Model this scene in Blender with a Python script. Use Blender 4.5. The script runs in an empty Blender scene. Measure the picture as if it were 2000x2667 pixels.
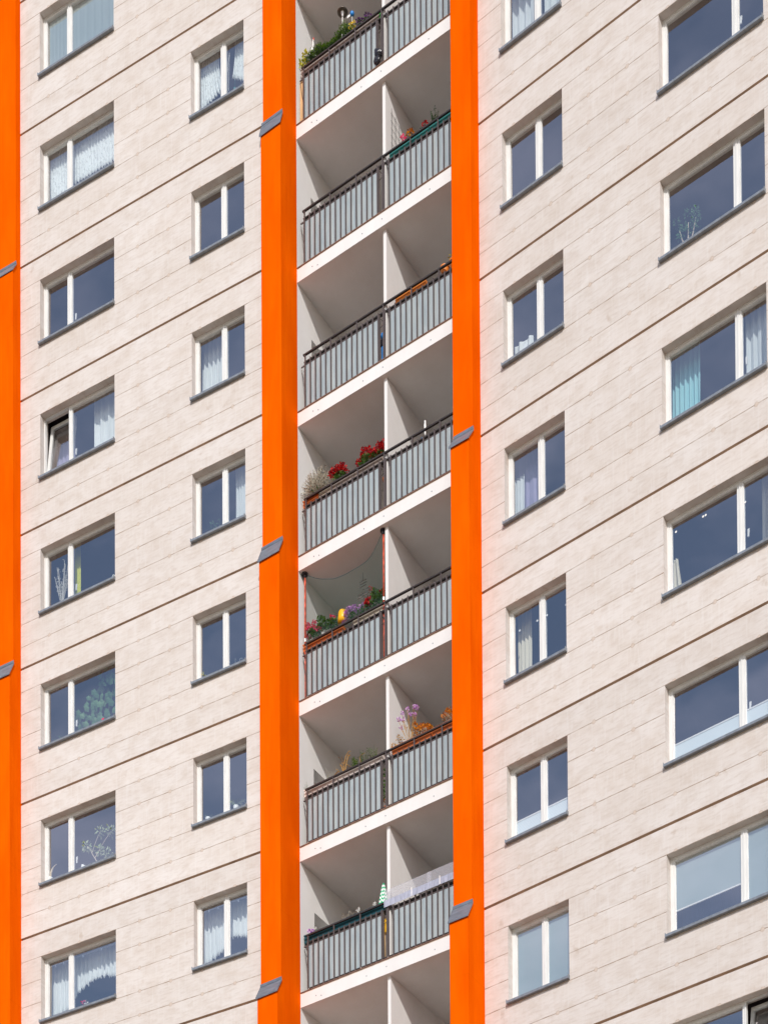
import bpy, bmesh, math, random
from mathutils import Matrix, Vector
R = math.radians
scn = bpy.context.scene
COL = scn.collection
random.seed(7)

# ------------------------------------------------------------------ camera
def cam_axes(yaw, pitch, roll):
    y, p, r = R(yaw), R(pitch), R(roll)
    F = Vector((-math.sin(y)*math.cos(p), math.cos(y)*math.cos(p), math.sin(p)))
    rt = Vector((math.cos(y), math.sin(y), 0)); up = rt.cross(F)
    return rt*math.cos(r)+up*math.sin(r), -rt*math.sin(r)+up*math.cos(r), F
cd = bpy.data.cameras.new('camera'); cam = bpy.data.objects.new('camera', cd); COL.objects.link(cam)
X_, U_, F_ = cam_axes(33.5979, 1.3819, -0.34)
cam.matrix_world = Matrix(((X_.x, U_.x, -F_.x, 21.2133), (X_.y, U_.y, -F_.y, -27.1701), (X_.z, U_.z, -F_.z, -39.4434), (0, 0, 0, 1)))
cd.sensor_width = 36; cd.lens = 4774.42/2667*36; cd.shift_y = (5225.68-1333.5)/2667
cd.clip_start = 0.5; cd.clip_end = 3000
scn.camera = cam
scn.render.resolution_x = 767; scn.render.resolution_y = 1024

# ------------------------------------------------------------------ light
SUN_AZ, SUN_EL = 31.5, 32.3          # azimuth east of the facade normal, elevation
sd = Vector((math.sin(R(SUN_AZ))*math.cos(R(SUN_EL)), -math.cos(R(SUN_AZ))*math.cos(R(SUN_EL)), math.sin(R(SUN_EL))))
sl = bpy.data.lights.new('sun', 'SUN'); sl.energy = 3.35; sl.angle = R(0.5); sl.color = (1.0, 0.955, 0.90)
so = bpy.data.objects.new('sun', sl); COL.objects.link(so); so.rotation_euler = sd.to_track_quat('Z', 'Y').to_euler(); so.location = (10, -30, 30)
w = bpy.data.worlds.new('World'); scn.world = w; w.use_nodes = True
nt = w.node_tree; nt.nodes.clear()
sky = nt.nodes.new('ShaderNodeTexSky'); sky.sky_type = 'NISHITA'; sky.sun_disc = False
sky.sun_elevation = R(SUN_EL); sky.sun_rotation = math.atan2(sd.x, sd.y); sky.altitude = 50; sky.air_density = 1.0; sky.dust_density = 1.2; sky.ozone_density = 1.5
bgn = nt.nodes.new('ShaderNodeBackground'); bgn.inputs['Strength'].default_value = 0.15
out = nt.nodes.new('ShaderNodeOutputWorld')
# thin broken cloud veil in the sky, what the panes mirror
tc = nt.nodes.new('ShaderNodeTexCoord'); mp = nt.nodes.new('ShaderNodeMapping'); mp.inputs['Scale'].default_value = (1.6, 1.6, 4.0)
nz = nt.nodes.new('ShaderNodeTexNoise'); nz.inputs['Scale'].default_value = 2.6; nz.inputs['Detail'].default_value = 5; nz.inputs['Roughness'].default_value = 0.6
mr = nt.nodes.new('ShaderNodeMapRange'); mr.inputs['From Min'].default_value = 0.42; mr.inputs['From Max'].default_value = 0.75; mr.inputs['To Max'].default_value = 0.75
mx = nt.nodes.new('ShaderNodeMix'); mx.data_type = 'RGBA'; mx.inputs['B'].default_value = (6.0, 6.3, 8.0, 1)
L = nt.links.new
L(tc.outputs['Generated'], mp.inputs['Vector']); L(mp.outputs[0], nz.inputs['Vector']); L(nz.outputs['Fac'], mr.inputs['Value'])
L(mr.outputs[0], mx.inputs['Factor']); L(sky.outputs[0], mx.inputs['A']); L(mx.outputs['Result'], bgn.inputs['Color']); L(bgn.outputs[0], out.inputs[0])
scn.view_settings.view_transform = 'Standard'; scn.view_settings.look = 'None'; scn.view_settings.exposure = 0.0; scn.view_settings.gamma = 1
scn.render.engine = 'CYCLES'
scn.cycles.max_bounces = 10; scn.cycles.diffuse_bounces = 6; scn.cycles.transparent_max_bounces = 24

# ------------------------------------------------------------------ materials
class NT:
    def __init__(s, name):
        s.m = bpy.data.materials.new(name); s.m.use_nodes = True; s.t = s.m.node_tree; s.b = s.t.nodes['Principled BSDF']; s.o = s.t.nodes['Material Output']
    def n(s, ty, **kw):
        x = s.t.nodes.new('ShaderNode'+ty)
        for k, v in kw.items(): setattr(x, k, v)
        return x
    def l(s, a, b): s.t.links.new(a, b)
    def math(s, op, a, b=None, c=None):
        x = s.n('Math', operation=op)
        for i, v in enumerate((a, b, c)):
            if v is None: continue
            if isinstance(v, (int, float)): x.inputs[i].default_value = v
            else: s.l(v, x.inputs[i])
        return x.outputs[0]
    def obj(s, scale=(1, 1, 1), rot=(0, 0, 0)):
        if not hasattr(s, 'tc'): s.tc = s.n('TexCoord')
        m = s.n('Mapping'); m.inputs['Scale'].default_value = scale; m.inputs['Rotation'].default_value = rot
        s.l(s.tc.outputs['Object'], m.inputs['Vector']); return m.outputs[0]
    def noise(s, vec, scale, detail=4, rough=0.55):
        x = s.n('TexNoise'); x.inputs['Scale'].default_value = scale; x.inputs['Detail'].default_value = detail; x.inputs['Roughness'].default_value = rough
        s.l(vec, x.inputs['Vector']); return x.outputs['Fac']
    def mr(s, v, a, b, c=0.0, d=1.0, smooth=False):
        x = s.n('MapRange'); x.inputs['From Min'].default_value = a; x.inputs['From Max'].default_value = b; x.inputs['To Min'].default_value = c; x.inputs['To Max'].default_value = d
        if smooth: x.interpolation_type = 'SMOOTHSTEP'
        s.l(v, x.inputs['Value']); return x.outputs[0]
    def mix(s, f, a, b, bt='MIX'):
        x = s.n('Mix', data_type='RGBA', blend_type=bt)
        for k, v in (('Factor', f), ('A', a), ('B', b)):
            if isinstance(v, tuple): x.inputs[k].default_value = (*v, 1) if len(v) == 3 else v
            elif isinstance(v, (int, float)): x.inputs[k].default_value = v
            else: s.l(v, x.inputs[k])
        return x.outputs['Result']
    def bump(s, h, strength=0.3, dist=0.01):
        x = s.n('Bump'); x.inputs['Strength'].default_value = strength; x.inputs['Distance'].default_value = dist
        s.l(h, x.inputs['Height']); s.l(x.outputs[0], s.b.inputs['Normal'])
    def set(s, **kw):
        for k, v in kw.items(): s.b.inputs[k.replace('_', ' ')].default_value = v
def c4(c): return (*c, 1)

def paint(name, col, rough=0.6, var=0.06, scale=3.0, bump=0.0, spec=0.4, metal=0.0, streak=None):
    t = NT(name); v = t.obj(streak or (1, 1, 1)); n = t.noise(v, scale, 5)
    dark = tuple(x*(1-var*2) for x in col); lite = tuple(min(1, x*(1+var)) for x in col)
    t.l(t.mix(t.mr(n, 0.3, 0.7), dark, lite), t.b.inputs['Base Color'])
    t.set(Roughness=rough, Metallic=metal); t.b.inputs['Specular IOR Level'].default_value = spec
    if bump:
        t.bump(t.noise(t.obj(), 60, 3), bump, 0.004)
    return t.m

def facade_mat(name, scab0, pitch):
    t = NT(name)
    v = t.obj()
    sep = t.n('SeparateXYZ'); t.l(v, sep.inputs[0])
    x, z = sep.outputs[0], sep.outputs[2]; front = t.math('LESS_THAN', sep.outputs[1], 0.003)
    # blotchy washed concrete coat
    big = t.noise(t.obj((0.5, 1, 0.9)), 1.1, 5, 0.6)
    mid = t.noise(t.obj((1, 1, 1.6), (0, R(28), 0)), 2.6, 6, 0.65)
    brush = t.noise(t.obj((1.2, 1, 7), (0, R(-32), 0)), 3.5, 5, 0.6)
    drip = t.noise(t.obj((9, 1, 0.7)), 2.2, 4, 0.6)
    fine = t.noise(v, 38, 4, 0.6)
    A = (0.590, 0.535, 0.493); Bc = (0.525, 0.456, 0.402); Cc = (0.640, 0.598, 0.570)
    col = t.mix(t.mr(big, 0.32, 0.68), A, Cc)
    col = t.mix(t.mr(mid, 0.44, 0.74, 0, 0.85), col, Bc)
    col = t.mix(t.mr(brush, 0.48, 0.74, 0, 0.55), col, (0.455, 0.385, 0.335))
    col = t.mix(t.mr(drip, 0.52, 0.74, 0, 0.5), col, (0.65, 0.62, 0.60))
    col = t.mix(t.mr(fine, 0.58, 0.78, 0, 0.16), col, (0.42, 0.35, 0.29))
    # sparse small brown stains
    st = t.noise(t.obj((1, 1, 0.8), (0, R(-20), 0)), 4.3, 3, 0.5)
    col = t.mix(t.mr(st, 0.66, 0.78, 0, 0.5), col, (0.40, 0.31, 0.24))
    # every storey and every board has a tone of its own
    def tone(step, amp, off):
        wn = t.n('TexWhiteNoise', noise_dimensions='1D'); t.l(t.math('ADD', t.math('FLOOR', t.math('DIVIDE', t.math('ADD', z, 280.0-off), step)), 3.7), wn.inputs['W'])
        return t.mr(wn.outputs['Value'], 0, 1, 1-amp, 1+amp)
    tn = t.math('MULTIPLY', tone(2.8, 0.025, 0.0), tone(0.4667, 0.022, 0.455))
    tv = t.n('VectorMath', operation='SCALE'); t.l(col, tv.inputs[0]); t.l(tn, tv.inputs['Scale']); col = tv.outputs[0]
    # thin board joints, every 0.465 m up from each storey line
    wob = t.math('MULTIPLY', t.math('SUBTRACT', t.noise(t.obj((1, 1, 1)), 1.7, 3), 0.5), 0.02)
    zz = t.math('ADD', t.math('SUBTRACT', t.math('MODULO', t.math('ADD', z, 280.0), 2.8), 0.455), wob)
    q = t.math('DIVIDE', zz, 0.465)
    fr = t.math('ABSOLUTE', t.math('SUBTRACT', q, t.math('ROUND', q)))
    dz = t.math('MULTIPLY', fr, 0.465)
    inr = t.math('MULTIPLY', front, t.math('MULTIPLY', t.math('GREATER_THAN', zz, -0.1), t.math('LESS_THAN', zz, 2.1)))
    wd = t.mr(t.noise(t.obj((1, 1, 2)), 5.5, 2), 0.3, 0.7, 0.35, 1.0)
    line = t.math('MULTIPLY', t.mr(dz, 0.004, 0.0105, 1, 0, True), inr)
    line = t.math('MULTIPLY', line, wd)
    # filled anchor holes on the joints
    qx = t.math('DIVIDE', t.math('SUBTRACT', t.math('ADD', x, t.math('MULTIPLY', wob, 2.0)), scab0), pitch)
    dx = t.math('MULTIPLY', t.math('ABSOLUTE', t.math('SUBTRACT', qx, t.math('ROUND', qx))), pitch)
    rr = t.math('SQRT', t.math('ADD', t.math('MULTIPLY', dx, dx), t.math('MULTIPLY', dz, dz)))
    rr = t.math('ADD', rr, t.math('MULTIPLY', t.math('SUBTRACT', fine, 0.5), 0.05))
    scab = t.math('MULTIPLY', t.mr(rr, 0.022, 0.036, 1, 0, True), inr)
    ring = t.math('MULTIPLY', t.mr(t.math('ABSOLUTE', t.math('SUBTRACT', rr, 0.033)), 0.0, 0.009, 1, 0, True), inr)
    line = t.math('MULTIPLY', line, t.math('SUBTRACT', 1.0, scab))
    col = t.mix(t.math('MULTIPLY', line, 0.95), col, (0.25, 0.175, 0.12))
    col = t.mix(t.math('MULTIPLY', scab, 0.6), col, (0.50, 0.39, 0.31))
    col = t.mix(t.math('MULTIPLY', ring, 0.6), col, (0.36, 0.27, 0.20))
    t.l(col, t.b.inputs['Base Color']); t.set(Roughness=0.85); t.b.inputs['Specular IOR Level'].default_value = 0.25
    h = t.math('ADD', t.math('MULTIPLY', fine, 0.25), t.math('SUBTRACT', t.math('MULTIPLY', brush, 0.5), t.math('MULTIPLY', line, 1.6)))
    h = t.math('ADD', h, t.math('MULTIPLY', scab, 0.5))
    t.bump(h, 0.35, 0.006)
    return t.m
M = {}
M['wallL'] = facade_mat('washed_beige_render', -4.239, 0.735)
M['wallR'] = facade_mat('washed_beige_render_b', 2.09, 0.749)

def orange_mat():
    t = NT('orange_paint'); v = t.obj((1, 1, 0.25)); n = t.noise(v, 2.2, 5, 0.6); s = t.noise(t.obj((1, 1, 0.06)), 14, 3)
    col = t.mix(t.mr(n, 0.3, 0.7), (0.72, 0.085, 0.0005), (0.83, 0.122, 0.001))
    col = t.mix(t.mr(s, 0.5, 0.8, 0, 0.6), col, (0.68, 0.078, 0.001))
    p = t.noise(t.obj((1, 1, 1)), 9, 3, 0.5)
    col = t.mix(t.mr(p, 0.745, 0.80, 0, 0.35), col, (0.55, 0.07, 0.01))
    # day joints of the coat
    sep = t.n('SeparateXYZ'); t.l(t.obj(), sep.inputs[0])
    zz = t.math('MODULO', t.math('ADD', sep.outputs[2], 280.0), 2.8)
    ln = t.mr(t.math('ABSOLUTE', t.math('SUBTRACT', zz, 1.4)), 0.0, 0.012, 0.18, 0)
    col = t.mix(ln, col, (0.45, 0.06, 0.0))
    t.l(col, t.b.inputs['Base Color']); t.set(Roughness=0.9); t.b.inputs['Specular IOR Level'].default_value = 0.0
    t.bump(t.noise(t.obj(), 45, 4), 0.25, 0.004); return t.m
M['orange'] = orange_mat()
def white_mat():
    t = NT('white_masonry_paint'); n = t.noise(t.obj((1, 1, 0.5)), 2.0, 5, 0.6); f = t.noise(t.obj(), 24, 4)
    col = t.mix(t.mr(n, 0.3, 0.7), (0.69, 0.68, 0.665), (0.75, 0.745, 0.735))
    s = t.noise(t.obj((1, 1, 1)), 11, 3, 0.6)
    col = t.mix(t.mr(s, 0.70, 0.78, 0, 0.35), col, (0.45, 0.42, 0.38))
    t.l(col, t.b.inputs['Base Color']); t.set(Roughness=0.75); t.b.inputs['Specular IOR Level'].default_value = 0.25
    t.bump(f, 0.2, 0.004); return t.m
M['white'] = white_mat()
M['pvc'] = paint('white_window_plastic', (0.70, 0.70, 0.685), 0.4, 0.05, 5, streak=(6, 1, 0.6))
M['zinc'] = paint('grey_metal_sheet', (0.20, 0.22, 0.255), 0.42, 0.14, 6, metal=0.35, streak=(1, 1, 3))
M['sill'] = paint('grey_blue_aluminium', (0.235, 0.26, 0.29), 0.4, 0.12, 5, metal=0.3, streak=(3, 1, 1))
M['rail'] = paint('brown_grey_railing_paint', (0.092, 0.074, 0.072), 0.5, 0.12, 12)
M['railtop'] = paint('dark_brown_rail_paint', (0.038, 0.030, 0.028), 0.5, 0.12, 9)
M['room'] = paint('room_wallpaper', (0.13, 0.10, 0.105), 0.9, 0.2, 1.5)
M['edge'] = paint('brown_tile_edge', (0.23, 0.13, 0.095), 0.7, 0.2, 8)
M['cream'] = paint('cream_screed_strip', (0.66, 0.57, 0.48), 0.8, 0.1, 8)
M['floor'] = paint('balcony_floor_tiles', (0.34, 0.27, 0.22), 0.8, 0.2, 3)
M['ground'] = paint('pale_paving_and_lawn', (0.36, 0.275, 0.19), 0.95, 0.3, 0.15)
M['groove_tint'] = paint('brown_bounce_tinted_render', (0.50, 0.355, 0.25), 0.9, 0.12, 4)  # dirty brown of the grooves, with warm bounced light mixed into the colour

def glass_mat():
    t = NT('window_glass'); t.t.nodes.remove(t.b)
    tr = t.n('BsdfTransparent'); tr.inputs[0].default_value = (0.95, 0.98, 0.98, 1)
    gl = t.n('BsdfGlossy'); gl.inputs['Roughness'].default_value = 0.012; gl.inputs['Color'].default_value = (1.0, 0.965, 0.98, 1)
    fr = t.n('Fresnel'); fr.inputs['IOR'].default_value = 4.1
    bp = t.n('Bump'); bp.inputs['Strength'].default_value = 0.05; bp.inputs['Distance'].default_value = 0.02
    t.l(t.noise(t.obj(), 1.3, 1), bp.inputs['Height']); t.l(bp.outputs[0], gl.inputs['Normal'])
    g = t.n('NewGeometry'); mx = t.n('MixShader')
    f = t.math('MULTIPLY', fr.outputs[0], t.math('SUBTRACT', 1.0, g.outputs['Backfacing']))
    t.l(f, mx.inputs[0]); t.l(tr.outputs[0], mx.inputs[1]); t.l(gl.outputs[0], mx.inputs[2]); t.l(mx.outputs[0], t.o.inputs[0]); return t.m
M['glass'] = glass_mat()
def frost_mat():
    t = NT('frosted_balcony_glass')
    a = t.noise(t.obj((1, 1, 0.05)), 26, 3, 0.7); b = t.noise(t.obj((1, 1, 0.3)), 4.5, 4, 0.6); c = t.noise(t.obj((1, 1, 0.02)), 60, 2)
    col = t.mix(t.mr(b, 0.3, 0.7), (0.42, 0.50, 0.545), (0.55, 0.60, 0.61))
    col = t.mix(t.mr(a, 0.52, 0.72, 0, 0.8), col, (0.72, 0.775, 0.785))
    col = t.mix(t.mr(c, 0.62, 0.8, 0, 0.5), col, (0.82, 0.86, 0.86))
    t.l(col, t.b.inputs['Base Color']); t.set(Roughness=0.3); t.b.inputs['Specular IOR Level'].default_value = 0.5
    tl = t.n('BsdfTranslucent'); t.l(col, tl.inputs['Color'])
    tp = t.n('BsdfTransparent'); mx = t.n('MixShader'); mx.inputs[0].default_value = 0.28; m2 = t.n('MixShader'); m2.inputs[0].default_value = 0.07
    t.l(t.b.outputs[0], mx.inputs[1]); t.l(tl.outputs[0], mx.inputs[2]); t.l(mx.outputs[0], m2.inputs[1]); t.l(tp.outputs[0], m2.inputs[2]); t.l(m2.outputs[0], t.o.inputs[0])
    return t.m
M['frost'] = frost_mat()
def cloth(name, col, alpha=0.0, lace=0.0, transl=0.15, fine=1.0):
    t = NT(name); t.set(Roughness=0.9); t.b.inputs['Base Color'].default_value = c4(col); t.b.inputs['Specular IOR Level'].default_value = 0.1
    tl = t.n('BsdfTranslucent'); tl.inputs[0].default_value = c4(col)
    tp = t.n('BsdfTransparent'); mx = t.n('MixShader'); mx.inputs[0].default_value = transl; m2 = t.n('MixShader'); m2.inputs[0].default_value = alpha
    if lace:
        n = t.noise(t.obj((1, 1, 0.5)), 30*fine, 3, 0.6); t.l(t.mr(n, 0.48, 0.68, alpha, min(0.95, alpha+lace)), m2.inputs[0])
    t.l(t.b.outputs[0], mx.inputs[1]); t.l(tl.outputs[0], mx.inputs[2]); t.l(mx.outputs[0], m2.inputs[1]); t.l(tp.outputs[0], m2.inputs[2]); t.l(m2.outputs[0], t.o.inputs[0])
    return t.m
M['lace'] = cloth('white_lace', (0.84, 0.88, 0.88), 0.05, 0.40)
M['sheer'] = cloth('sheer_white_voile', (0.78, 0.83, 0.84), 0.25, 0.0)
M['curtain'] = cloth('white_curtain_cloth', (0.76, 0.80, 0.80), 0.03)
M['cream_cloth'] = cloth('cream_curtain_cloth', (0.76, 0.72, 0.60), 0.03)
M['teal_cloth'] = cloth('teal_curtain_cloth', (0.36, 0.66, 0.70), 0.04)
M['yellow_cloth'] = cloth('yellow_curtain_cloth', (0.66, 0.68, 0.10), 0.0)
M['lilac_cloth'] = cloth('lilac_curtain_cloth', (0.42, 0.40, 0.58), 0.2)
M['blind'] = cloth('grey_blue_roller_blind', (0.37, 0.44, 0.445), 0.03, 0, 0.2)
M['blue_cloth'] = cloth('dark_blue_curtain_cloth', (0.10, 0.13, 0.30), 0.1)
M['net'] = cloth('green_safety_net', (0.06, 0.12, 0.10), 0.74, 0.0, 0.2)
M['clear'] = cloth('cloudy_clear_plastic', (0.66, 0.66, 0.72), 0.72, 0.0, 0.2)
def pleat():
    t = NT('pleated_blind_cloth'); sep = t.n('SeparateXYZ'); t.l(t.obj(), sep.inputs[0])
    f = t.math('PINGPONG', sep.outputs[2], 0.0125)
    t.l(t.mix(t.mr(f, 0.002, 0.005), (0.40, 0.48, 0.52), (0.68, 0.74, 0.76)), t.b.inputs['Base Color']); t.set(Roughness=0.9); return t.m
M['pleat'] = pleat()

def leafmat(name, a, b, c=None, transl=0.3):
    t = NT(name); g = t.n('NewGeometry'); r = g.outputs['Random Per Island']
    col = t.mix(r, a, b)
    if c: col = t.mix(t.math('GREATER_THAN', t.math('FRACT', t.math('MULTIPLY', r, 7.31)), 0.78), col, c)
    t.l(col, t.b.inputs['Base Color']); t.set(Roughness=0.55); t.b.inputs['Specular IOR Level'].default_value = 0.3
    tl = t.n('BsdfTranslucent'); t.l(col, tl.inputs[0]); mx = t.n('MixShader'); mx.inputs[0].default_value = transl
    t.l(t.b.outputs[0], mx.inputs[1]); t.l(tl.outputs[0], mx.inputs[2]); t.l(mx.outputs[0], t.o.inputs[0]); return t.m
M['leaf'] = leafmat('green_leaves', (0.030, 0.075, 0.012), (0.09, 0.19, 0.03))
M['leaf_bright'] = leafmat('bright_green_leaves', (0.055, 0.14, 0.008), (0.17, 0.30, 0.02), (0.02, 0.05, 0.01))
M['leaf_yellow'] = leafmat('yellow_green_leaves', (0.42, 0.42, 0.02), (0.62, 0.56, 0.08))
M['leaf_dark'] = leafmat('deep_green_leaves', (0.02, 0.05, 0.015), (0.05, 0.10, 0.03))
M['leaf_room'] = leafmat('indoor_leaves', (0.06, 0.17, 0.07), (0.15, 0.30, 0.13))
M['leaf_pale'] = leafmat('pale_indoor_leaves', (0.35, 0.48, 0.25), (0.55, 0.62, 0.42))
M['leaf_grey'] = leafmat('silver_grey_twigs', (0.50, 0.48, 0.38), (0.74, 0.72, 0.63), (0.16, 0.12, 0.08))
M['dry'] = leafmat('dry_straw', (0.42, 0.22, 0.05), (0.68, 0.42, 0.14))
M['silver'] = leafmat('white_dried_stems', (0.70, 0.68, 0.62), (0.9, 0.88, 0.85))
M['fl_red'] = leafmat('red_petals', (0.42, 0.003, 0.008), (0.70, 0.02, 0.015), (0.20, 0.0, 0.01))
M['fl_pink'] = leafmat('pink_petals', (0.75, 0.02, 0.12), (0.85, 0.08, 0.22))
M['fl_purple'] = leafmat('mauve_petals', (0.42, 0.12, 0.55), (0.66, 0.32, 0.72), (0.85, 0.6, 0.85))
M['fl_dark'] = leafmat('dark_purple_petals', (0.05, 0.01, 0.09), (0.20, 0.05, 0.26))
M['fl_yellow'] = leafmat('yellow_petals', (0.75, 0.50, 0.02), (0.85, 0.68, 0.08))
M['fl_orange'] = leafmat('orange_petals', (0.62, 0.16, 0.01), (0.80, 0.36, 0.02), (0.30, 0.10, 0.02))
M['fl_white'] = leafmat('white_petals', (0.78, 0.78, 0.74), (0.85, 0.85, 0.82))
M['stem'] = paint('green_stem', (0.09, 0.14, 0.04), 0.7)
M['stem_brown'] = paint('pale_brown_stem', (0.42, 0.30, 0.22), 0.7)
M['bark'] = paint('thin_pale_bark', (0.50, 0.42, 0.34), 0.8)
M['soil'] = paint('dark_potting_soil', (0.03, 0.022, 0.016), 0.95, 0.3, 20)
M['box_grey'] = paint('weathered_grey_pink_plastic', (0.40, 0.33, 0.29), 0.6, 0.2, 10)
M['box_teal'] = paint('teal_plastic', (0.055, 0.29, 0.27), 0.4, 0.1)
M['box_darkteal'] = paint('dark_teal_plastic', (0.010, 0.075, 0.095), 0.4, 0.15)
M['box_orange'] = paint('light_orange_plastic', (0.80, 0.26, 0.04), 0.45, 0.1)
M['box_terra'] = paint('terracotta_plastic', (0.58, 0.155, 0.04), 0.5, 0.12)
M['box_white'] = paint('off_white_plastic', (0.66, 0.58, 0.53), 0.5, 0.12, 6)
M['box_beige'] = paint('beige_stone_plastic', (0.50, 0.44, 0.35), 0.6, 0.15, 8)
M['green_plastic'] = paint('green_plastic', (0.06, 0.32, 0.05), 0.4)
M['yellow_plastic'] = paint('yellow_plastic', (0.85, 0.46, 0.01), 0.35, 0.05)
M['blue_plastic'] = paint('blue_plastic', (0.02, 0.22, 0.62), 0.25, 0.1)
M['black'] = paint('black_plastic_sheet', (0.02, 0.02, 0.028), 0.3, 0.3, 20)
M['steel'] = paint('pale_steel', (0.62, 0.62, 0.60), 0.3, 0.1, metal=0.5)
M['bronze'] = paint('dark_lamp_disc', (0.16, 0.14, 0.12), 0.35, 0.2, metal=0.4)
M['redpole'] = paint('weathered_red_pole_paint', (0.62, 0.10, 0.05), 0.6, 0.35, 26, streak=(1, 1, 0.6))
M['um_green'] = paint('green_umbrella_cloth', (0.0, 0.36, 0.16), 0.8, 0.05)
M['um_white'] = paint('white_umbrella_cloth', (0.80, 0.82, 0.80), 0.8, 0.03)
M['wood'] = paint('yellow_brown_wood', (0.62, 0.40, 0.20), 0.6, 0.15, 8, streak=(1, 1, 0.15))
M['foil'] = paint('pale_blue_foil', (0.40, 0.42, 0.52), 0.5, 0.16, 14, metal=0.0, streak=(3, 1, 0.4))
M['ceramic'] = paint('white_ceramic', (0.80, 0.80, 0.78), 0.3, 0.02)
M['ceramic_red'] = paint('red_glaze', (0.6, 0.05, 0.02), 0.3, 0.02)
M['rings'] = cloth('mauve_clay_rings', (0.34, 0.26, 0.26), 0.15, 0, 0.1)
M['horn'] = paint('ivory_horn', (0.55, 0.45, 0.32), 0.4, 0.25, 14)
M['wire'] = paint('dark_wire', (0.06, 0.06, 0.06), 0.5)

# ------------------------------------------------------------------ helpers
class Sec:
    def __init__(s, hx, hy, a): s.h = (hx, hy); s.a = a
    def mw(s, u=0, d=0, z=0, rz=0):
        c, n = math.cos(s.a), math.sin(s.a)
        return Matrix.Translation((s.h[0]+u*c-d*n, s.h[1]+u*n+d*c, z)) @ Matrix.Rotation(s.a+rz, 4, 'Z')
SL = Sec(0.5, 0.0, 0.0954); SB = Sec(0.0, 0.4406, 0.0); SR = Sec(5.5, 0.0226, -0.0633)
WM = {}
def place(o, mw, parent):
    WM[o.name] = mw
    if parent is not None:
        o.parent = parent; o.matrix_parent_inverse = Matrix.Identity(4)
        o.matrix_basis = WM[parent.name].inverted() @ mw
    else: o.matrix_basis = mw
    return o
def props(o, label=None, cat=None, group=None, kind=None):
    if label: o['label'] = label
    if cat: o['category'] = cat
    if group: o['group'] = group
    if kind: o['kind'] = kind
    return o
def mesh(name, bm, mats, smooth=False, recalc=True):
    if recalc: bmesh.ops.recalc_face_normals(bm, faces=bm.faces)
    me = bpy.data.meshes.new(name); bm.to_mesh(me); bm.free()
    for m in (mats if isinstance(mats, (list, tuple)) else [mats]): me.materials.append(M[m])
    if smooth:
        for p in me.polygons: p.use_smooth = True
    return me
def obj(name, me, mw, parent=None, **kw):
    o = bpy.data.objects.new(name, me); COL.objects.link(o); place(o, mw, parent); props(o, **kw); return o
def empty(name, mw, parent=None, **kw):
    o = bpy.data.objects.new(name, None); o.empty_display_size = 0.2; COL.objects.link(o); place(o, mw, parent); props(o, **kw); return o
def box(bm, x0, x1, y0, y1, z0, z1, mi=0, faces='all'):
    vs = [bm.verts.new((x, y, z)) for x in (x0, x1) for y in (y0, y1) for z in (z0, z1)]
    idx = dict(l=(0, 1, 3, 2), r=(4, 6, 7, 5), f=(0, 4, 5, 1), b=(2, 3, 7, 6), d=(0, 2, 6, 4), t=(1, 5, 7, 3))
    for k, f in idx.items():
        if faces == 'all' or k in faces:
            fc = bm.faces.new([vs[i] for i in f]); fc.material_index = mi
def extrude_profile(bm, pts, x0, x1, mi=0):
    a = [bm.verts.new((x0, y, z)) for y, z in pts]; b = [bm.verts.new((x1, y, z)) for y, z in pts]; n = len(pts)
    for i in range(n):
        f = bm.faces.new((a[i], a[(i+1) % n], b[(i+1) % n], b[i])); f.material_index = mi
    f = bm.faces.new(a[::-1]); f.material_index = mi; f = bm.faces.new(b); f.material_index = mi
def tube(bm, pts, r, seg=6, mi=0, r1=None):
    pts = [Vector(p) for p in pts]; rings = []
    for i, p in enumerate(pts):
        d = (pts[min(i+1, len(pts)-1)]-pts[max(i-1, 0)])
        if d.length < 1e-6: d = Vector((0, 0, 1))
        d.normalize(); a = d.orthogonal().normalized(); b = d.cross(a)
        rad = r if r1 is None else r+(r1-r)*i/(len(pts)-1)
        rings.append([bm.verts.new(p+(a*math.cos(2*math.pi*k/seg)+b*math.sin(2*math.pi*k/seg))*rad) for k in range(seg)])
    for i in range(len(rings)-1):
        for k in range(seg):
            f = bm.faces.new((rings[i][k], rings[i][(k+1) % seg], rings[i+1][(k+1) % seg], rings[i+1][k])); f.material_index = mi
    for rg in (rings[0][::-1], rings[-1]):
        f = bm.faces.new(rg); f.material_index = mi
def lathe(bm, prof, cx=0, cy=0, cz=0, seg=20, mi=0, sy=1.0):
    rings = [[bm.verts.new((cx+r*math.cos(2*math.pi*k/seg), cy+sy*r*math.sin(2*math.pi*k/seg), cz+z)) for k in range(seg)] for r, z in prof]
    for i in range(len(rings)-1):
        for k in range(seg):
            f = bm.faces.new((rings[i][k], rings[i][(k+1) % seg], rings[i+1][(k+1) % seg], rings[i+1][k])); f.material_index = mi
    for rg in (rings[0][::-1], rings[-1]):
        f = bm.faces.new(rg); f.material_index = mi
def blob(bm, c, r, mi=0, sub=2, jit=0.0, sz=1.0, sy=1.0):
    g = bmesh.ops.create_icosphere(bm, subdivisions=sub, radius=1)
    for v in g['verts']:
        k = 1+random.uniform(-jit, jit); v.co = Vector((v.co.x*r*k, v.co.y*r*k*sy, v.co.z*r*sz*k))+Vector(c)
    for f in {f for v in g['verts'] for f in v.link_faces}: f.material_index = mi
def rdir(up=0.0):
    v = Vector((random.gauss(0, 1), random.gauss(0, 1), random.gauss(0, 1)+up)); return v.normalized()
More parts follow.
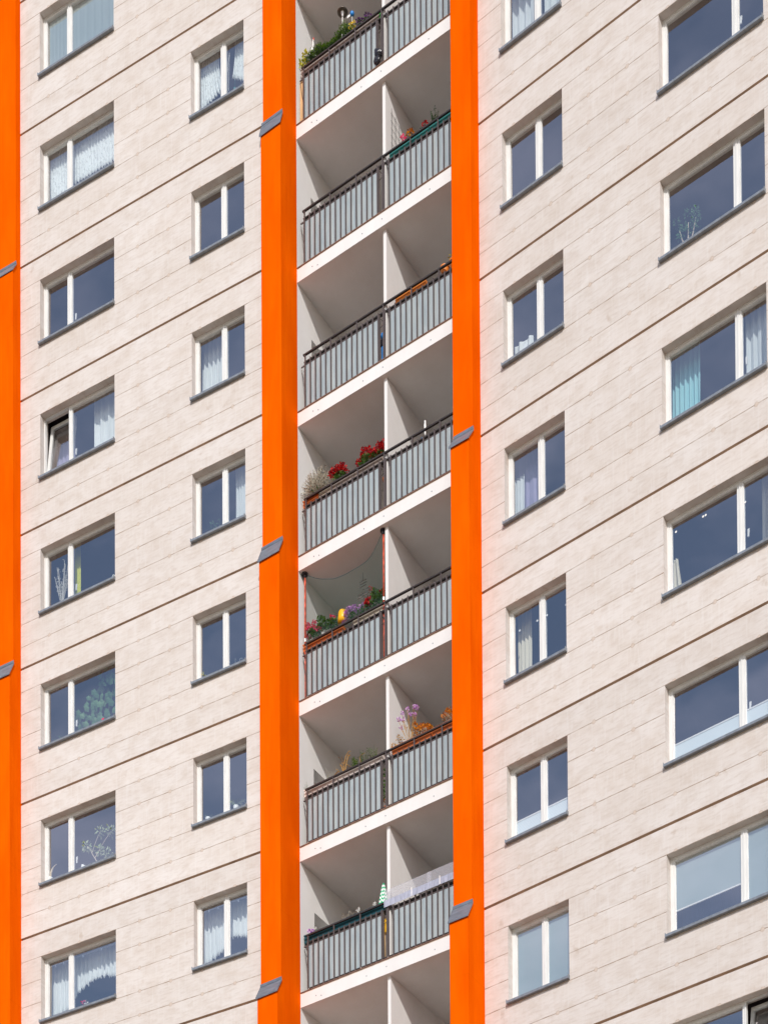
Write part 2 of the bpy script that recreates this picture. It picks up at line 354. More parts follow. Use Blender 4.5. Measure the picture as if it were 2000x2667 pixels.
def leaf(bm, p, d, ln, wd, mi=0, bend=0.25):
    p = Vector(p); d = d.normalized(); s = d.cross(rdir()); s = s.normalized() if s.length > 1e-4 else d.orthogonal().normalized()
    n = d.cross(s)
    a = bm.verts.new(p); b = bm.verts.new(p+d*ln*0.5+s*wd*0.5+n*ln*bend*0.4); c = bm.verts.new(p+d*ln+n*ln*bend*-0.2); e = bm.verts.new(p+d*ln*0.5-s*wd*0.5+n*ln*bend*0.4)
    for t in ((a, b, c), (a, c, e)):
        f = bm.faces.new(t); f.material_index = mi
def puff(bm, c, r, n, ln, wd, mi=0, up=0.4, ry=None, rz=None):
    for i in range(n):
        q = rdir(0.2); k = random.random()**0.45
        p = Vector((c[0]+q.x*r*k, c[1]+q.y*(ry or r)*k, c[2]+q.z*(rz or r)*k))
        leaf(bm, p, (q+rdir(up)*0.8), ln*random.uniform(0.7, 1.25), wd*random.uniform(0.7, 1.2), mi)
def wand(p0, p1, sag=0.0, n=5):
    p0, p1 = Vector(p0), Vector(p1); return [p0.lerp(p1, t/n)+Vector((0, 0, sag*math.sin(math.pi*t/n))) for t in range(n+1)]

H = 2.8
# ------------------------------------------------------------------ ground
bm = bmesh.new(); n = 40
gv = [[bm.verts.new(((i/n-0.5)*1600, (j/n-0.5)*1600, 0)) for j in range(n+1)] for i in range(n+1)]
for i in range(n):
    for j in range(n): bm.faces.new((gv[i][j], gv[i+1][j], gv[i+1][j+1], gv[i][j+1]))
obj('ground', mesh('ground', bm, 'ground'), Matrix.Translation((0, 0, -41)), kind='structure')

# ------------------------------------------------------------------ building
BLD = empty('apartment_building', Matrix.Translation((3, 3, -41)),
            label='tall beige apartment block with orange pillars and a column of white balconies', cat='building')
WIN = dict(  # type: (u0, u1, mullion centre, sections)
    wideL=(-5.195, -3.335, -4.555), smallL=(-1.492, -0.279, -0.838), smallR=(0.357, 1.577, 1.008), wideR=(3.425, 5.277, 4.722))
HEAD, SILL = -0.485, -1.835
storeys = dict(wideL=range(-1, 7), smallL=range(0, 7), smallR=range(1, 8), wideR=range(2, 9))
GAP, GD = 0.05, 0.065
def wall_mesh(name, mat, u0, u1, types, kr):
    bm = bmesh.new()
    for k in kr:
        zt = -H*k-GAP*0.5; zb = -H*(k+1)+GAP*0.5
        holes = [(WIN[t][0], WIN[t][1], -H*k+SILL, -H*k+HEAD) for t in types if k in storeys[t]]
        xs = sorted({u0, u1, *[h[0] for h in holes], *[h[1] for h in holes]}); zs = sorted({zb, zt, *[h[2] for h in holes], *[h[3] for h in holes]})
        grid = {(x, z): bm.verts.new((x, 0, z)) for x in xs for z in zs}
        for i in range(len(xs)-1):
            for j in range(len(zs)-1):
                cx, cz = (xs[i]+xs[i+1])/2, (zs[j]+zs[j+1])/2
                if any(h[0] < cx < h[1] and h[2] < cz < h[3] for h in holes): continue
                bm.faces.new((grid[xs[i], zs[j]], grid[xs[i+1], zs[j]], grid[xs[i+1], zs[j+1]], grid[xs[i], zs[j+1]]))
        def q(a, b, c, d, mi=0):
            f = bm.faces.new([bm.verts.new(v) for v in (a, b, c, d)]); f.material_index = mi
        for a, b, c, d in holes:      # reveals
            D = 0.25
            q((a, 0, c), (a, 0, d), (a, D, d), (a, D, c)); q((b, 0, d), (b, 0, c), (b, D, c), (b, D, d))
            q((a, 0, d), (b, 0, d), (b, D, d), (a, D, d)); q((b, 0, c), (a, 0, c), (a, D, c), (b, D, c))
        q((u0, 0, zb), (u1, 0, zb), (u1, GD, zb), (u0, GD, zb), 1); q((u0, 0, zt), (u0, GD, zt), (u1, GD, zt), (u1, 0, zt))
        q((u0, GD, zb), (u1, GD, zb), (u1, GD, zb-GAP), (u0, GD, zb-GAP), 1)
    return mesh(name, bm, [mat, 'groove_tint'], recalc=False)
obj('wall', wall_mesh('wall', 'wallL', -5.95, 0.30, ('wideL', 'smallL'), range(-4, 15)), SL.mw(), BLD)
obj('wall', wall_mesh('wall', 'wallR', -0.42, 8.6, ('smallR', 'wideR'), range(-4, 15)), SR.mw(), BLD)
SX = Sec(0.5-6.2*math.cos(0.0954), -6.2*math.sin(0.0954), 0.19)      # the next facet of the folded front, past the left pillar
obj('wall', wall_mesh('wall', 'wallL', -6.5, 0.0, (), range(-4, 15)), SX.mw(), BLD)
# body of the block behind the rooms
bm = bmesh.new(); box(bm, -11.5, 14.0, 3.6, 13, 0, 52.2); obj('rear_wall', mesh('rear_wall', bm, 'groove_tint'), Matrix.Translation((0, 0, -41)), BLD)

# windows -----------------------------------------------------------
FD = 0.13      # frame depth in the reveal
FL_, FR_, FT_, FB_ = 0.026, 0.016, 0.016, 0.035
def frame_mesh(w, xm, tilt):
    """outer frame and mullion; local x 0..w, z 0..h, y 0 = frame face"""
    h = HEAD-SILL-0.03; bm = bmesh.new(); T = 0.06
    box(bm, 0, FL_, 0, T, 0, h); box(bm, w-FR_, w, 0, T, 0, h); box(bm, FL_, w-FR_, 0, T, h-FT_, h); box(bm, FL_, w-FR_, 0, T, 0, FB_)
    box(bm, xm-0.013, xm+0.013, 0, T, FB_, h-FT_)
    return mesh('window', bm, 'pvc')
def sash_mesh(sw, sh):
    bm = bmesh.new(); s = 0.047; y0, y1 = 0.012, 0.075
    box(bm, 0, s, y0, y1, 0, sh); box(bm, sw-s, sw, y0, y1, 0, sh); box(bm, s, sw-s, y0, y1, sh-s, sh); box(bm, s, sw-s, y0, y1, 0, s)
    # stepped glazing bead
    b = 0.009
    for x0, x1, z0, z1 in ((s, s+b, s, sh-s), (sw-s-b, sw-s, s, sh-s), (s+b, sw-s-b, s, s+b), (s+b, sw-s-b, sh-s-b, sh-s)): box(bm, x0, x1, y0+0.012, y1-0.005, z0, z1)
    return mesh('sash', bm, 'pvc')
def pane_mesh(sw, sh):
    bm = bmesh.new(); s = 0.053; y = 0.034
    vs = [bm.verts.new(p) for p in ((s, y, s), (sw-s, y, s), (sw-s, y, sh-s), (s, y, sh-s))]; bm.faces.new(vs)
    return mesh('pane', bm, 'glass', recalc=False)
def sill_mesh(w):
    bm = bmesh.new()
    extrude_profile(bm, [(0.115, 0.030), (-0.062, 0.012), (-0.066, -0.032), (0.006, -0.032), (0.006, 0.006), (0.115, 0.012)], -0.006, w+0.006)
    for x in (-0.012, w+0.006): box(bm, x, x+0.006, -0.066, -0.001, -0.032, 0.036)
    return mesh('sill', bm, 'sill')
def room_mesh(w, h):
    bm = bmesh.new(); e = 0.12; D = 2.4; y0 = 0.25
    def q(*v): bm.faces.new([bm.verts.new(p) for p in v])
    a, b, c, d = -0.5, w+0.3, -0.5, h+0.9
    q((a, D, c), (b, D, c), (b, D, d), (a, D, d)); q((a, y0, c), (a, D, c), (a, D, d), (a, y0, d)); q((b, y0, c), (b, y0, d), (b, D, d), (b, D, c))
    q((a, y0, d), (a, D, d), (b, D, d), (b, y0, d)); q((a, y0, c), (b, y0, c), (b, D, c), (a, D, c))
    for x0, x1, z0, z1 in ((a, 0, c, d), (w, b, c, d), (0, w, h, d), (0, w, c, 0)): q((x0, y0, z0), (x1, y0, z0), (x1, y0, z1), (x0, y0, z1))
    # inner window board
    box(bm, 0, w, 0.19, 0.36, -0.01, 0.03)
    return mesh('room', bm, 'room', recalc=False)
cache = {}
OPEN = {('wideL', 2): 0, ('wideR', 8): 1}
wgroup = dict(wideL='wide windows of the left wall', smallL='small windows of the left wall', smallR='small windows of the right wall', wideR='wide windows of the right wall')
for ty, (u0, u1, um) in WIN.items():
    sec = SL if ty.endswith('L') else SR; w_ = u1-u0; h = HEAD-SILL-0.03; xm = um-u0; f = FB_
    cells = [(FL_-0.008, xm-0.006), (xm+0.006, w_-FR_+0.008)]; sh = h-FB_-FT_+0.016
    C_ = cache[ty] = dict(frame=frame_mesh(w_, xm, 0), sill=sill_mesh(w_), room=room_mesh(w_, h+0.03), sash=[sash_mesh(b-a, sh) for a, b in cells], pane=[pane_mesh(b-a, sh) for a, b in cells])
    for k in storeys[ty]:
        z = -H*k+SILL
        wo = obj('window', C_['frame'], sec.mw(u0, FD, z+0.03), BLD)
        if (ty, k) in OPEN: wo['label'] = 'white window with one sash tilted open'
        obj('sill', C_['sill'], sec.mw(u0, 0, z+0.004), wo)
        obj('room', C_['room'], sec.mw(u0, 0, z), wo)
        for i, (a, b) in enumerate(cells):
            mw = sec.mw(u0+a, FD, z+0.03+f-0.008)
            if OPEN.get((ty, k)) == i: mw = mw @ Matrix.Translation((0, 0.02, 0)) @ Matrix.Rotation(R(-7.5), 4, 'X')
            obj('sash', C_['sash'][i], mw, wo)
            rp = random.Random(k*31+i*7+len(ty)*101+int(u0*10))
            obj('pane', C_['pane'][i], mw @ Matrix.Rotation(R(rp.uniform(-0.5, 0.5)), 4, 'X') @ Matrix.Rotation(R(rp.uniform(-0.45, 0.45)), 4, 'Z'), wo)
# window handles seen through the glass
hb = bmesh.new(); box(hb, -0.012, 0.012, -0.02, 0, -0.10, 0.02); box(hb, -0.016, 0.016, -0.008, 0.002, -0.035, 0.035)
# ------------------------------------------------------------------ pilasters
def pilaster(sec, x0s, x1, steps, back, zb=-41, ztop=12.2):
    """steps: [(joint z, depth above, depth below, z of sheet top, z of sheet lip)]"""
    bm = bmesh.new(); top = ztop
    n = len(steps)
    for i in range(n+1):
        dep = steps[i][0] if i < n else steps[-1][1]
        lo = steps[i][3] if i < n else zb
        xa = x0s[i]
        if i == 0: prof = [(back, top), (dep, top)]
        else:
            pz, pl, pd = steps[i-1][2], steps[i-1][3], steps[i-1][0]
            prof = [(back, pz-0.03), (pd, pz-0.03), (dep, pl+0.03)]
        nxt = steps[i][2]-0.03 if i < n else zb
        prof += [(dep, nxt), (back, nxt)]
        extrude_profile(bm, prof, xa, x1)
    p = obj('pillar', mesh('pillar', bm, 'orange'), sec.mw(), BLD)
    for i, (dU, dL, zt, zl) in enumerate(steps):
        bm = bmesh.new(); lip = dL-0.028; xa, xb = x0s[i+1]-0.018, x1+0.016
        extrude_profile(bm, [(dU, zt), (lip, zl), (lip, zl-0.022), (lip+0.006, zl-0.022), (lip+0.008, zl-0.006), (dU, zt-0.02)], xa, xb)
        for xx in (xa-0.004, xb): extrude_profile(bm, [(dU, zt+0.010), (lip-0.004, zl+0.006), (lip-0.004, zl-0.026), (dU, zt-0.03)], xx, xx+0.006)
        box(bm, xa, xb, dU-0.006, dU-0.001, zt-0.004, zt+0.05)
        obj('flashing_cap', mesh('flashing_cap', bm, 'zinc'), sec.mw(), p)
    return p
pilaster(SB, [0.675, 0.657, 0.650, 0.655], 1.118, [(-0.463, -0.508, -2.84, -3.09), (-0.512, -0.612, -11.10, -11.40), (-0.612, -0.728, -19.52, -19.79)], 0.0)
pilaster(SB, [4.972, 5.000, 5.000], 5.370, [(-0.685, -0.825, -11.27, -11.535), (-0.825, -0.965, -19.69, -20.0)], 0.0)
pilaster(SL, [-6.17, -6.17, -6.17], -5.70, [(-0.150, -0.235, -2.83, -3.04), (-0.245, -0.36, -11.22, -11.53)], 0.1)

# ------------------------------------------------------------------ balconies
XL, XR, BD = 1.118, 4.985, 2.1
KS = range(0, 10)
# side walls with the small side window, back wall, dividers
bm = bmesh.new()
hz = [(0.465, 1.15, -H*k+0.85, -H*k+1.895) for k in KS]
zs = sorted({-H*10-1, 1.0, *[z for q in hz for z in q[2:]]}); ys = [0.0, 0.465, 1.15, BD]
gv = {(y, z): bm.verts.new((XL, y, z)) for y in ys for z in zs}
for i in range(3):
    for j in range(len(zs)-1):
        cy, cz = (ys[i]+ys[i+1])/2, (zs[j]+zs[j+1])/2
        if any(q[0] < cy < q[1] and q[2] < cz < q[3] for q in hz): continue
        bm.faces.new((gv[ys[i], zs[j]], gv[ys[i+1], zs[j]], gv[ys[i+1], zs[j+1]], gv[ys[i], zs[j+1]]))
for a, b, c, d in hz:
    x2 = XL-0.22
    for v in (((XL, a, c), (XL, a, d), (x2, a, d), (x2, a, c)), ((XL, b, c), (XL, b, d), (x2, b, d), (x2, b, c)), ((XL, a, d), (XL, b, d), (x2, b, d), (x2, a, d)), ((XL, a, c), (XL, b, c), (x2, b, c), (x2, a, c)), ((x2, a, c), (x2, b, c), (x2, b, d), (x2, a, d))):
        bm.faces.new([bm.verts.new(p) for p in v])
obj('balcony_side_wall', mesh('balcony_side_wall', bm, 'white', recalc=False), SB.mw(), BLD)
bm = bmesh.new(); box(bm, XR, XR+0.1, 0.002, BD, -H*10-1, 1.0); obj('balcony_side_wall', mesh('balcony_side_wall', bm, 'white'), SB.mw(), BLD)
bm = bmesh.new(); box(bm, XL-0.3, XR+0.1, BD, BD+0.15, -H*10-1, 1.0); obj('balcony_back_wall', mesh('balcony_back_wall', bm, 'white'), SB.mw(), BLD)
bm = bmesh.new()
extrude_profile(bm, [(0.0, -0.17), (0.0, 0.075), (0.010, 0.080), (0.010, 0.104), (-0.006, 0.106), (-0.006, 0.12), (BD, 0.12), (BD, -0.17)], XL+0.001, XR-0.001)
for f in bm.faces:
    c = f.calc_center_median()
    if f.normal.z > 0.9 and c.y > 0.3 or abs(c.z-0.12) < 1e-3: f.material_index = 2
    if c.y < 0.02 and 0.078 < c.z < 0.105: f.material_index = 1
    if c.y < 0.02 and 0.105 < c.z: f.material_index = 3
for x, z in ((1.48, -0.05), (1.60, -0.085), (2.62, -0.06), (3.06, -0.03), (4.1, -0.07), (4.8, 0.0)): tube(bm, [(x, -0.004, z), (x, 0.003, z)], 0.010, 8, 4)
slab = mesh('balcony_slab', bm, ['white', 'cream', 'floor', 'edge', 'zinc'])
bm = bmesh.new(); box(bm, 3.032, 3.098, 0.085, BD-0.001, 0.121, H-0.171); div = mesh('divider_wall', bm, 'white')
bm = bmesh.new(); box(bm, 3.032, 3.098, 0.085, 1.04, 0.121, H-0.171); box(bm, 3.036, 3.094, 1.046, BD-0.001, 0.121, H-0.171); div2 = mesh('divider_wall', bm, 'white')
# railing
HT, R2, RB = 1.21, 1.085, 0.178
bm = bmesh.new(); YF = 0.040            # front face of the bars
box(bm, 1.222, XR-0.003, YF-0.004, YF+0.034, HT-0.026, HT, 1)            # hand rail
box(bm, 1.222, XR-0.003, YF+0.0215, YF+0.080, R2-0.022, R2, 1)             # second rail
box(bm, 1.235, XR-0.003, YF+0.0215, YF+0.055, RB, RB+0.020, 1)            # bottom rail
for a, b in ((1.155, 2.955), (3.165, XR-0.01)):                         # glass frames
    box(bm, a, b, YF+0.030, YF+0.046, R2-0.080, R2-0.058, 0)
for x in (1.238, 2.950, 3.168): box(bm, x-0.009, x+0.009, YF+0.024, YF+0.046, RB+0.021, R2-0.023, 0)
tube(bm, [(1.150, YF+0.06, R2-0.09), (1.185, YF+0.05, R2-0.30), (1.225, YF+0.04, R2-0.5)], 0.005, 5)
tube(bm, [(3.09, YF+0.01, 1.19), (3.12, YF+0.025, 1.10), (3.18, YF+0.025, 0.92)], 0.007, 5); tube(bm, [(2.95, YF+0.05, 1.02), (3.015, YF+0.05, 0.92), (3.02, YF+0.05, 0.87), (2.95, YF+0.05, 0.84)], 0.008, 5)
for x in (1.27, 1.86, 2.46, 3.05, 3.66, 4.25, 4.84): tube(bm, [(x, YF+0.01, 0.121), (x, YF+0.012, RB+0.001)], 0.011, 8, 2)
rail = mesh('balcony_railing', bm, ['rail', 'railtop', 'cream'])
def bar_mesh(tall):
    bm = bmesh.new(); t = (HT-0.027 if tall else R2-0.004)-0.150; wd = 0.0112
    box(bm, -wd, wd, 0.0, 0.021, 0.0, t)
    if not tall: box(bm, -wd*0.6, wd*0.6, 0.005, 0.016, t, t+0.014)
    return mesh('baluster', bm, 'rail')
barS, barT = bar_mesh(0), bar_mesh(1)
bars = [(1.265+0.119*i, i in (0, 5, 10)) for i in range(15)]+[(3.046, True), (3.078, False)]+[(3.186+0.1187*i, i in (4, 9, 14)) for i in range(15)]
def gl(a, b):
    bm = bmesh.new(); box(bm, a, b, 0.0, 0.008, RB+0.024, R2-0.081); return mesh('glass_panel', bm, 'frost')
gA, gB = gl(1.249, 2.939), gl(3.179, XR-0.012)
for k in KS:
    z = -H*k
    obj('balcony_slab', slab, SB.mw(0, 0, z), BLD)
    obj('divider_wall', div2 if k >= 6 else div, SB.mw(0, 0, z), BLD)
    if k < 1 or k > 7: continue
    ro = obj('balcony_railing', rail, SB.mw(0, 0, z), BLD)
    for x, tall in bars: obj('baluster', barT if tall else barS, SB.mw(x, YF, z+0.150), ro)
    obj('glass_panel', gA, SB.mw(0, YF+0.034, z), ro); obj('glass_panel', gB, SB.mw(0, YF+0.034, z), ro)

#@@ITEMS
# ================================================================== things behind the panes
ORD = ['top', 'second', 'third', 'fourth', 'fifth', 'sixth', 'seventh', 'eighth']
def wname(ty, k):
    n = ORD[k-storeys[ty][0]]
    return {'wideL': f'{n} wide window of left wall', 'smallL': f'{n} small window of left wall', 'smallR': f'{n} small window of right wall', 'wideR': f'{n} wide window of right wall'}[ty]
def wz(k): return -H*k+SILL+0.03
def hang(name, ty, k, a, b, z0, z1, mat, label, cat, dep=0.235, folds=9, amp=0.018, bottom=None, group='curtains behind the windows', tie=None, fringe=None, seed=0, n=None, drift=0.0):
    """cloth from local x=a..b (metres from the opening's left edge), z0..z1 above the sill; bottom(t) raises the hem"""
    rnd = random.Random(seed+k*17+int(a*100)); sec = SL if ty.endswith('L') else SR
    dd = {'lace': 0.10, 'blind': -0.03, 'sheer': 0.18}.get(mat, 0.22); xw = sec.mw(WIN[ty][0]+a, 0, 0).translation.x
    sx = -dd*(21.2-xw)/27.2; sz = dd*(39.4-H*k-1)/27.2; a, b, dep = a+sx, b+sx, dep+dd
    z0 = z0+sz; z1 = 1.95 if z1 > 1.1 else z1+sz
    n = n or max(24, int((b-a)*110)); m = 14; bm = bmesh.new(); ph = [rnd.uniform(0, 6.28) for _ in range(4)]
    g = []
    for i in range(n+1):
        t = i/n; row = []
        lo = z0+(bottom(t) if bottom else 0)
        if fringe: lo += fringe*abs(math.sin(t*folds*2.6*math.pi+ph[2]))
        for j in range(m+1):
            s = j/m; z = lo+(z1-lo)*s
            x = a+(b-a)*t
            if tie: x = tie(t, s, x)
            y = amp*(math.sin(t*folds*2*math.pi+ph[0]+0.5*math.sin(s*3))+0.45*math.sin(t*folds*3.7*math.pi+ph[1]))*(1-0.35*s)
            row.append(bm.verts.new((x-a+drift*(1-s), y, z)))
        g.append(row)
    for i in range(n):
        for j in range(m): bm.faces.new((g[i][j], g[i+1][j], g[i+1][j+1], g[i][j+1]))
    me = mesh(name, bm, mat, smooth=True)
    mod = obj(name, me, sec.mw(WIN[ty][0]+a, dep, wz(k)), None, label=label, cat=cat, group=group)
    so_ = mod.modifiers.new('thick', 'SOLIDIFY'); so_.thickness = 0.002
    return mod
WZ = 1.26
def LBL(x, ty, k): return f'{x}, {wname(ty, k)}'
# left wall, wide windows (panes: 0.06..0.60 and 0.68..1.82)
hang('sheer_curtain', 'wideL', -1, 0.06, 0.62, 0.02, WZ, 'blind', LBL('grey blue sheer behind left pane', 'wideL', -1), 'curtain', amp=0.004, folds=6)
hang('sheer_curtain', 'wideL', -1, 0.66, 1.84, 0.02, WZ, 'blind', LBL('grey blue sheer behind right pane', 'wideL', -1), 'curtain', amp=0.004, folds=7)
hang('lace_curtain', 'wideL', 0, 0.03, 0.64, 0.26, WZ, 'lace', LBL('white lace behind left pane', 'wideL', 0), 'curtain', folds=9, fringe=0.05, amp=0.02)
hang('lace_curtain', 'wideL', 0, 0.66, 1.92, 0.34, WZ, 'lace', LBL('white lace with ragged hem behind right pane', 'wideL', 0), 'curtain', folds=17, fringe=0.06, amp=0.02)
hang('sheer_curtain', 'wideL', 1, 0.9, 1.9, 0.05, 0.62, 'lilac_cloth', LBL('faint lilac sheer low behind right pane', 'wideL', 1), 'curtain', folds=12, amp=0.02, dep=0.5)
hang('curtain', 'wideL', 2, 1.24, 1.95, 0.05, WZ, 'curtain', LBL('white curtain behind right end', 'wideL', 2), 'curtain', folds=4, amp=0.035)
hang('curtain', 'wideL', 2, 0.12, 0.62, 0.05, 0.9, 'lilac_cloth', LBL('lilac curtain behind the tilted sash', 'wideL', 2), 'curtain', folds=5, amp=0.02, dep=0.42)
hang('curtain', 'wideL', 3, 0.72, 0.87, 0.02, WZ, 'yellow_cloth', LBL('narrow yellow green curtain', 'wideL', 3), 'curtain', folds=3, amp=0.02)
hang('lace_curtain', 'wideL', 6, 0.10, 0.66, 0.02, WZ-0.04, 'curtain', LBL('white pleated valance behind left pane', 'wideL', 6), 'curtain', folds=6, amp=0.028, bottom=lambda t: 0.02+0.22*max(0, t-0.3), fringe=0.05)
hang('lace_curtain', 'wideL', 6, 0.68, 1.92, 0.05, WZ-0.04, 'curtain', LBL('white arched pleated valance behind right pane', 'wideL', 6), 'curtain', folds=12, amp=0.028, bottom=lambda t: 0.20+0.34*math.sin(math.pi*min(1, 0.08+t*0.80)), fringe=0.06)
# left wall, small windows (panes 0.06..0.58, 0.72..1.2)
hang('lace_curtain', 'smallL', 0, 0.06, 0.62, 0.10, WZ, 'lace', LBL('white lace swag drawn aside behind left pane', 'smallL', 0), 'curtain', folds=9, amp=0.022, bottom=lambda t: 0.16+0.20*t, fringe=0.05, tie=lambda t, s, x: x-0.20*t*(1-s)*s*2)
hang('lace_curtain', 'smallL', 0, 0.80, 1.36, 0.14, WZ, 'lace', LBL('white lace swag drawn aside behind right pane', 'smallL', 0), 'curtain', folds=8, amp=0.022, bottom=lambda t: 0.42-0.36*t, fringe=0.05, tie=lambda t, s, x: x+0.16*(1-t)*(1-s)*s*2)
hang('curtain', 'smallL', 2, 0.12, 0.60, 0.02, WZ, 'curtain', LBL('white curtain behind left pane', 'smallL', 2), 'curtain', folds=5, amp=0.035, bottom=lambda t: 0.0)
hang('curtain', 'smallL', 3, 0.86, 1.36, 0.02, WZ, 'sheer', LBL('white crinkled curtain behind right pane', 'smallL', 3), 'curtain', folds=8, amp=0.025)
hang('lace_curtain', 'smallL', 6, 0.08, 0.60, 0.05, WZ-0.04, 'curtain', LBL('white pleated valance behind left pane', 'smallL', 6), 'curtain', folds=6, amp=0.026, bottom=lambda t: 0.24*t, fringe=0.05)
hang('lace_curtain', 'smallL', 6, 0.72, 1.32, 0.05, WZ-0.04, 'curtain', LBL('white pleated valance behind right pane', 'smallL', 6), 'curtain', folds=6, amp=0.026, bottom=lambda t: 0.44-0.16*t, fringe=0.06)
# right wall, small windows
hang('curtain', 'smallR', 1, 0.10, 0.62, 0.02, WZ, 'sheer', LBL('white curtain behind left pane', 'smallR', 1), 'curtain', folds=4, amp=0.04)
hang('curtain', 'smallR', 1, 0.70, 1.34, 0.02, WZ, 'sheer', LBL('white curtain behind right pane', 'smallR', 1), 'curtain', folds=5, amp=0.04)
hang('curtain', 'smallR', 3, 0.06, 0.44, 0.02, 0.46, 'curtain', LBL('bunched white curtain hem low behind left pane', 'smallR', 3), 'curtain', folds=2, amp=0.03, bottom=None)
hang('curtain', 'smallR', 4, 0.04, 0.60, 0.02, WZ, 'lilac_cloth', LBL('thin lilac sheer behind left pane', 'smallR', 4), 'curtain', folds=4, amp=0.012, dep=0.25)
hang('curtain', 'smallR', 4, 0.06, 0.26, 0.02, 0.88, 'sheer', LBL('pale blue white curtain edge behind left pane', 'smallR', 4), 'curtain', folds=3, amp=0.02, dep=0.22)
hang('curtain', 'smallR', 5, 0.06, 0.36, 0.02, WZ, 'cream_cloth', LBL('cream curtain behind left pane', 'smallR', 5), 'curtain', folds=4, amp=0.03)
# right wall, wide windows
hang('curtain', 'wideR', 4, 0.06, 0.57, 0.02, WZ, 'teal_cloth', LBL('pale teal curtain behind left pane', 'wideR', 4), 'curtain', folds=6, amp=0.035)
hang('curtain', 'wideR', 4, 1.36, 1.92, 0.02, WZ, 'sheer', LBL('white curtain behind right pane', 'wideR', 4), 'curtain', folds=5, amp=0.03)
hang('curtain', 'wideR', 5, 0.03, 0.22, 0.02, 0.72, 'cream_cloth', LBL('narrow cream curtain at left edge', 'wideR', 5), 'curtain', folds=2, amp=0.02, tie=lambda t, s, x: x-0.10*t*s)
hang('curtain', 'wideR', 5, 1.60, 1.94, 0.02, WZ, 'cream_cloth', LBL('cream curtain behind right pane', 'wideR', 5), 'curtain', folds=3, amp=0.03)
hang('curtain', 'wideR', 7, 0.08, 1.2, 0.02, 0.6, 'blue_cloth', LBL('dark blue sheer below the roller blind', 'wideR', 7), 'curtain', folds=12, amp=0.018, dep=0.36)
def blind(name, ty, k, a, b, z0, z1, mat, label, dep=0.20, rail=True):
    sec = SL if ty.endswith('L') else SR; bm = bmesh.new()
    box(bm, 0, b-a, 0, 0.004, 0, z1-z0)
    root = empty(name, sec.mw(WIN[ty][0]+a, dep, wz(k)+z0), None, label=label, cat='blind', group='blinds behind the windows')
    obj('blind_cloth', mesh('blind_cloth', bm, mat), sec.mw(WIN[ty][0]+a, dep, wz(k)+z0), root)
    bm = bmesh.new(); e = z1-z0 if rail == 'top' else 0
    box(bm, -0.004, b-a+0.004, -0.008, 0.012, e-0.012, e+0.010)
    obj('rail', mesh('rail', bm, 'pvc'), sec.mw(WIN[ty][0]+a, dep, wz(k)+z0), root)
for ty, k, a, b, h_ in (('smallR', 6, 0.06, 0.59, 0.40), ('smallR', 6, 0.70, 1.21, 0.40), ('wideR', 6, 0.06, 1.22, 0.40), ('wideR', 6, 1.35, 1.84, 0.40)):
    side = 'left' if a < 0.3 else 'right'
    blind('pleated_blind', ty, k, a, b, 0.0, h_, 'pleat', LBL(f'pale pleated half blind behind {side} pane', ty, k), dep=0.185, rail='top')
for a, b, z0 in ((0.05, 0.60, 0.0), (0.69, 1.23, 0.0)):
    blind('roller_blind', 'smallR', 7, a, b, z0, WZ, 'blind', LBL('closed grey blue roller blind behind %s pane' % ('left' if a < 0.3 else 'right'), 'smallR', 7), dep=0.19)
blind('roller_blind', 'wideR', 7, 0.05, 1.22, 0.46, WZ, 'blind', LBL('half lowered grey blue roller blind behind left pane', 'wideR', 7), dep=0.19)
blind('roller_blind', 'wideR', 7, 1.34, 1.86, 0.0, WZ, 'blind', LBL('closed grey blue roller blind behind right pane', 'wideR', 7), dep=0.19)
for a, b, nm in ((0.06, 1.2, 'left'), (1.36, 1.8, 'right')):
    bm = bmesh.new()
    for i in range(48):
        z = i*0.026; vs = [bm.verts.new(p) for p in ((0, 0, z), (b-a, 0, z), (b-a, 0.02, z+0.012), (0, 0.02, z+0.012))]; bm.faces.new(vs)
    obj('venetian_blind', mesh('venetian_blind', bm, 'steel'), SR.mw(WIN['wideR'][0]+a, 0.21, wz(8)), None, label=LBL(f'grey slatted blind behind {nm} pane', 'wideR', 8), cat='blind', group='blinds behind the windows')
for ty in ('wideL', 'smallL'):       # curtain rods under the soffit
    u0, u1, um = WIN[ty]
    for a, b, nm in ((0.08, um-u0-0.1, 'left'), (um-u0+0.1, u1-u0+0.02, 'right')):
        root = empty('curtain_rod', SL.mw(u0, 0.2, wz(6)+1.19), None, label=LBL(f'thin rod and clips above the valance, {nm} pane', ty, 6), cat='curtain rod', group='curtain rods')
        bm = bmesh.new(); tube(bm, [(a, 0, 0), (b, 0, 0)], 0.010, 6); obj('rod', mesh('rod', bm, 'sill'), SL.mw(u0, 0.2, wz(6)+1.19), root)
        bm = bmesh.new()
        for t in ((0.3, 0.75) if b-a < 0.7 else (0.15, 0.55, 0.95)): box(bm, a+(b-a)*t-0.012, a+(b-a)*t+0.012, -0.014, 0.014, -0.05, 0.02)
        obj('clip', mesh('clip', bm, 'zinc'), SL.mw(u0, 0.2, wz(6)+1.19), root)
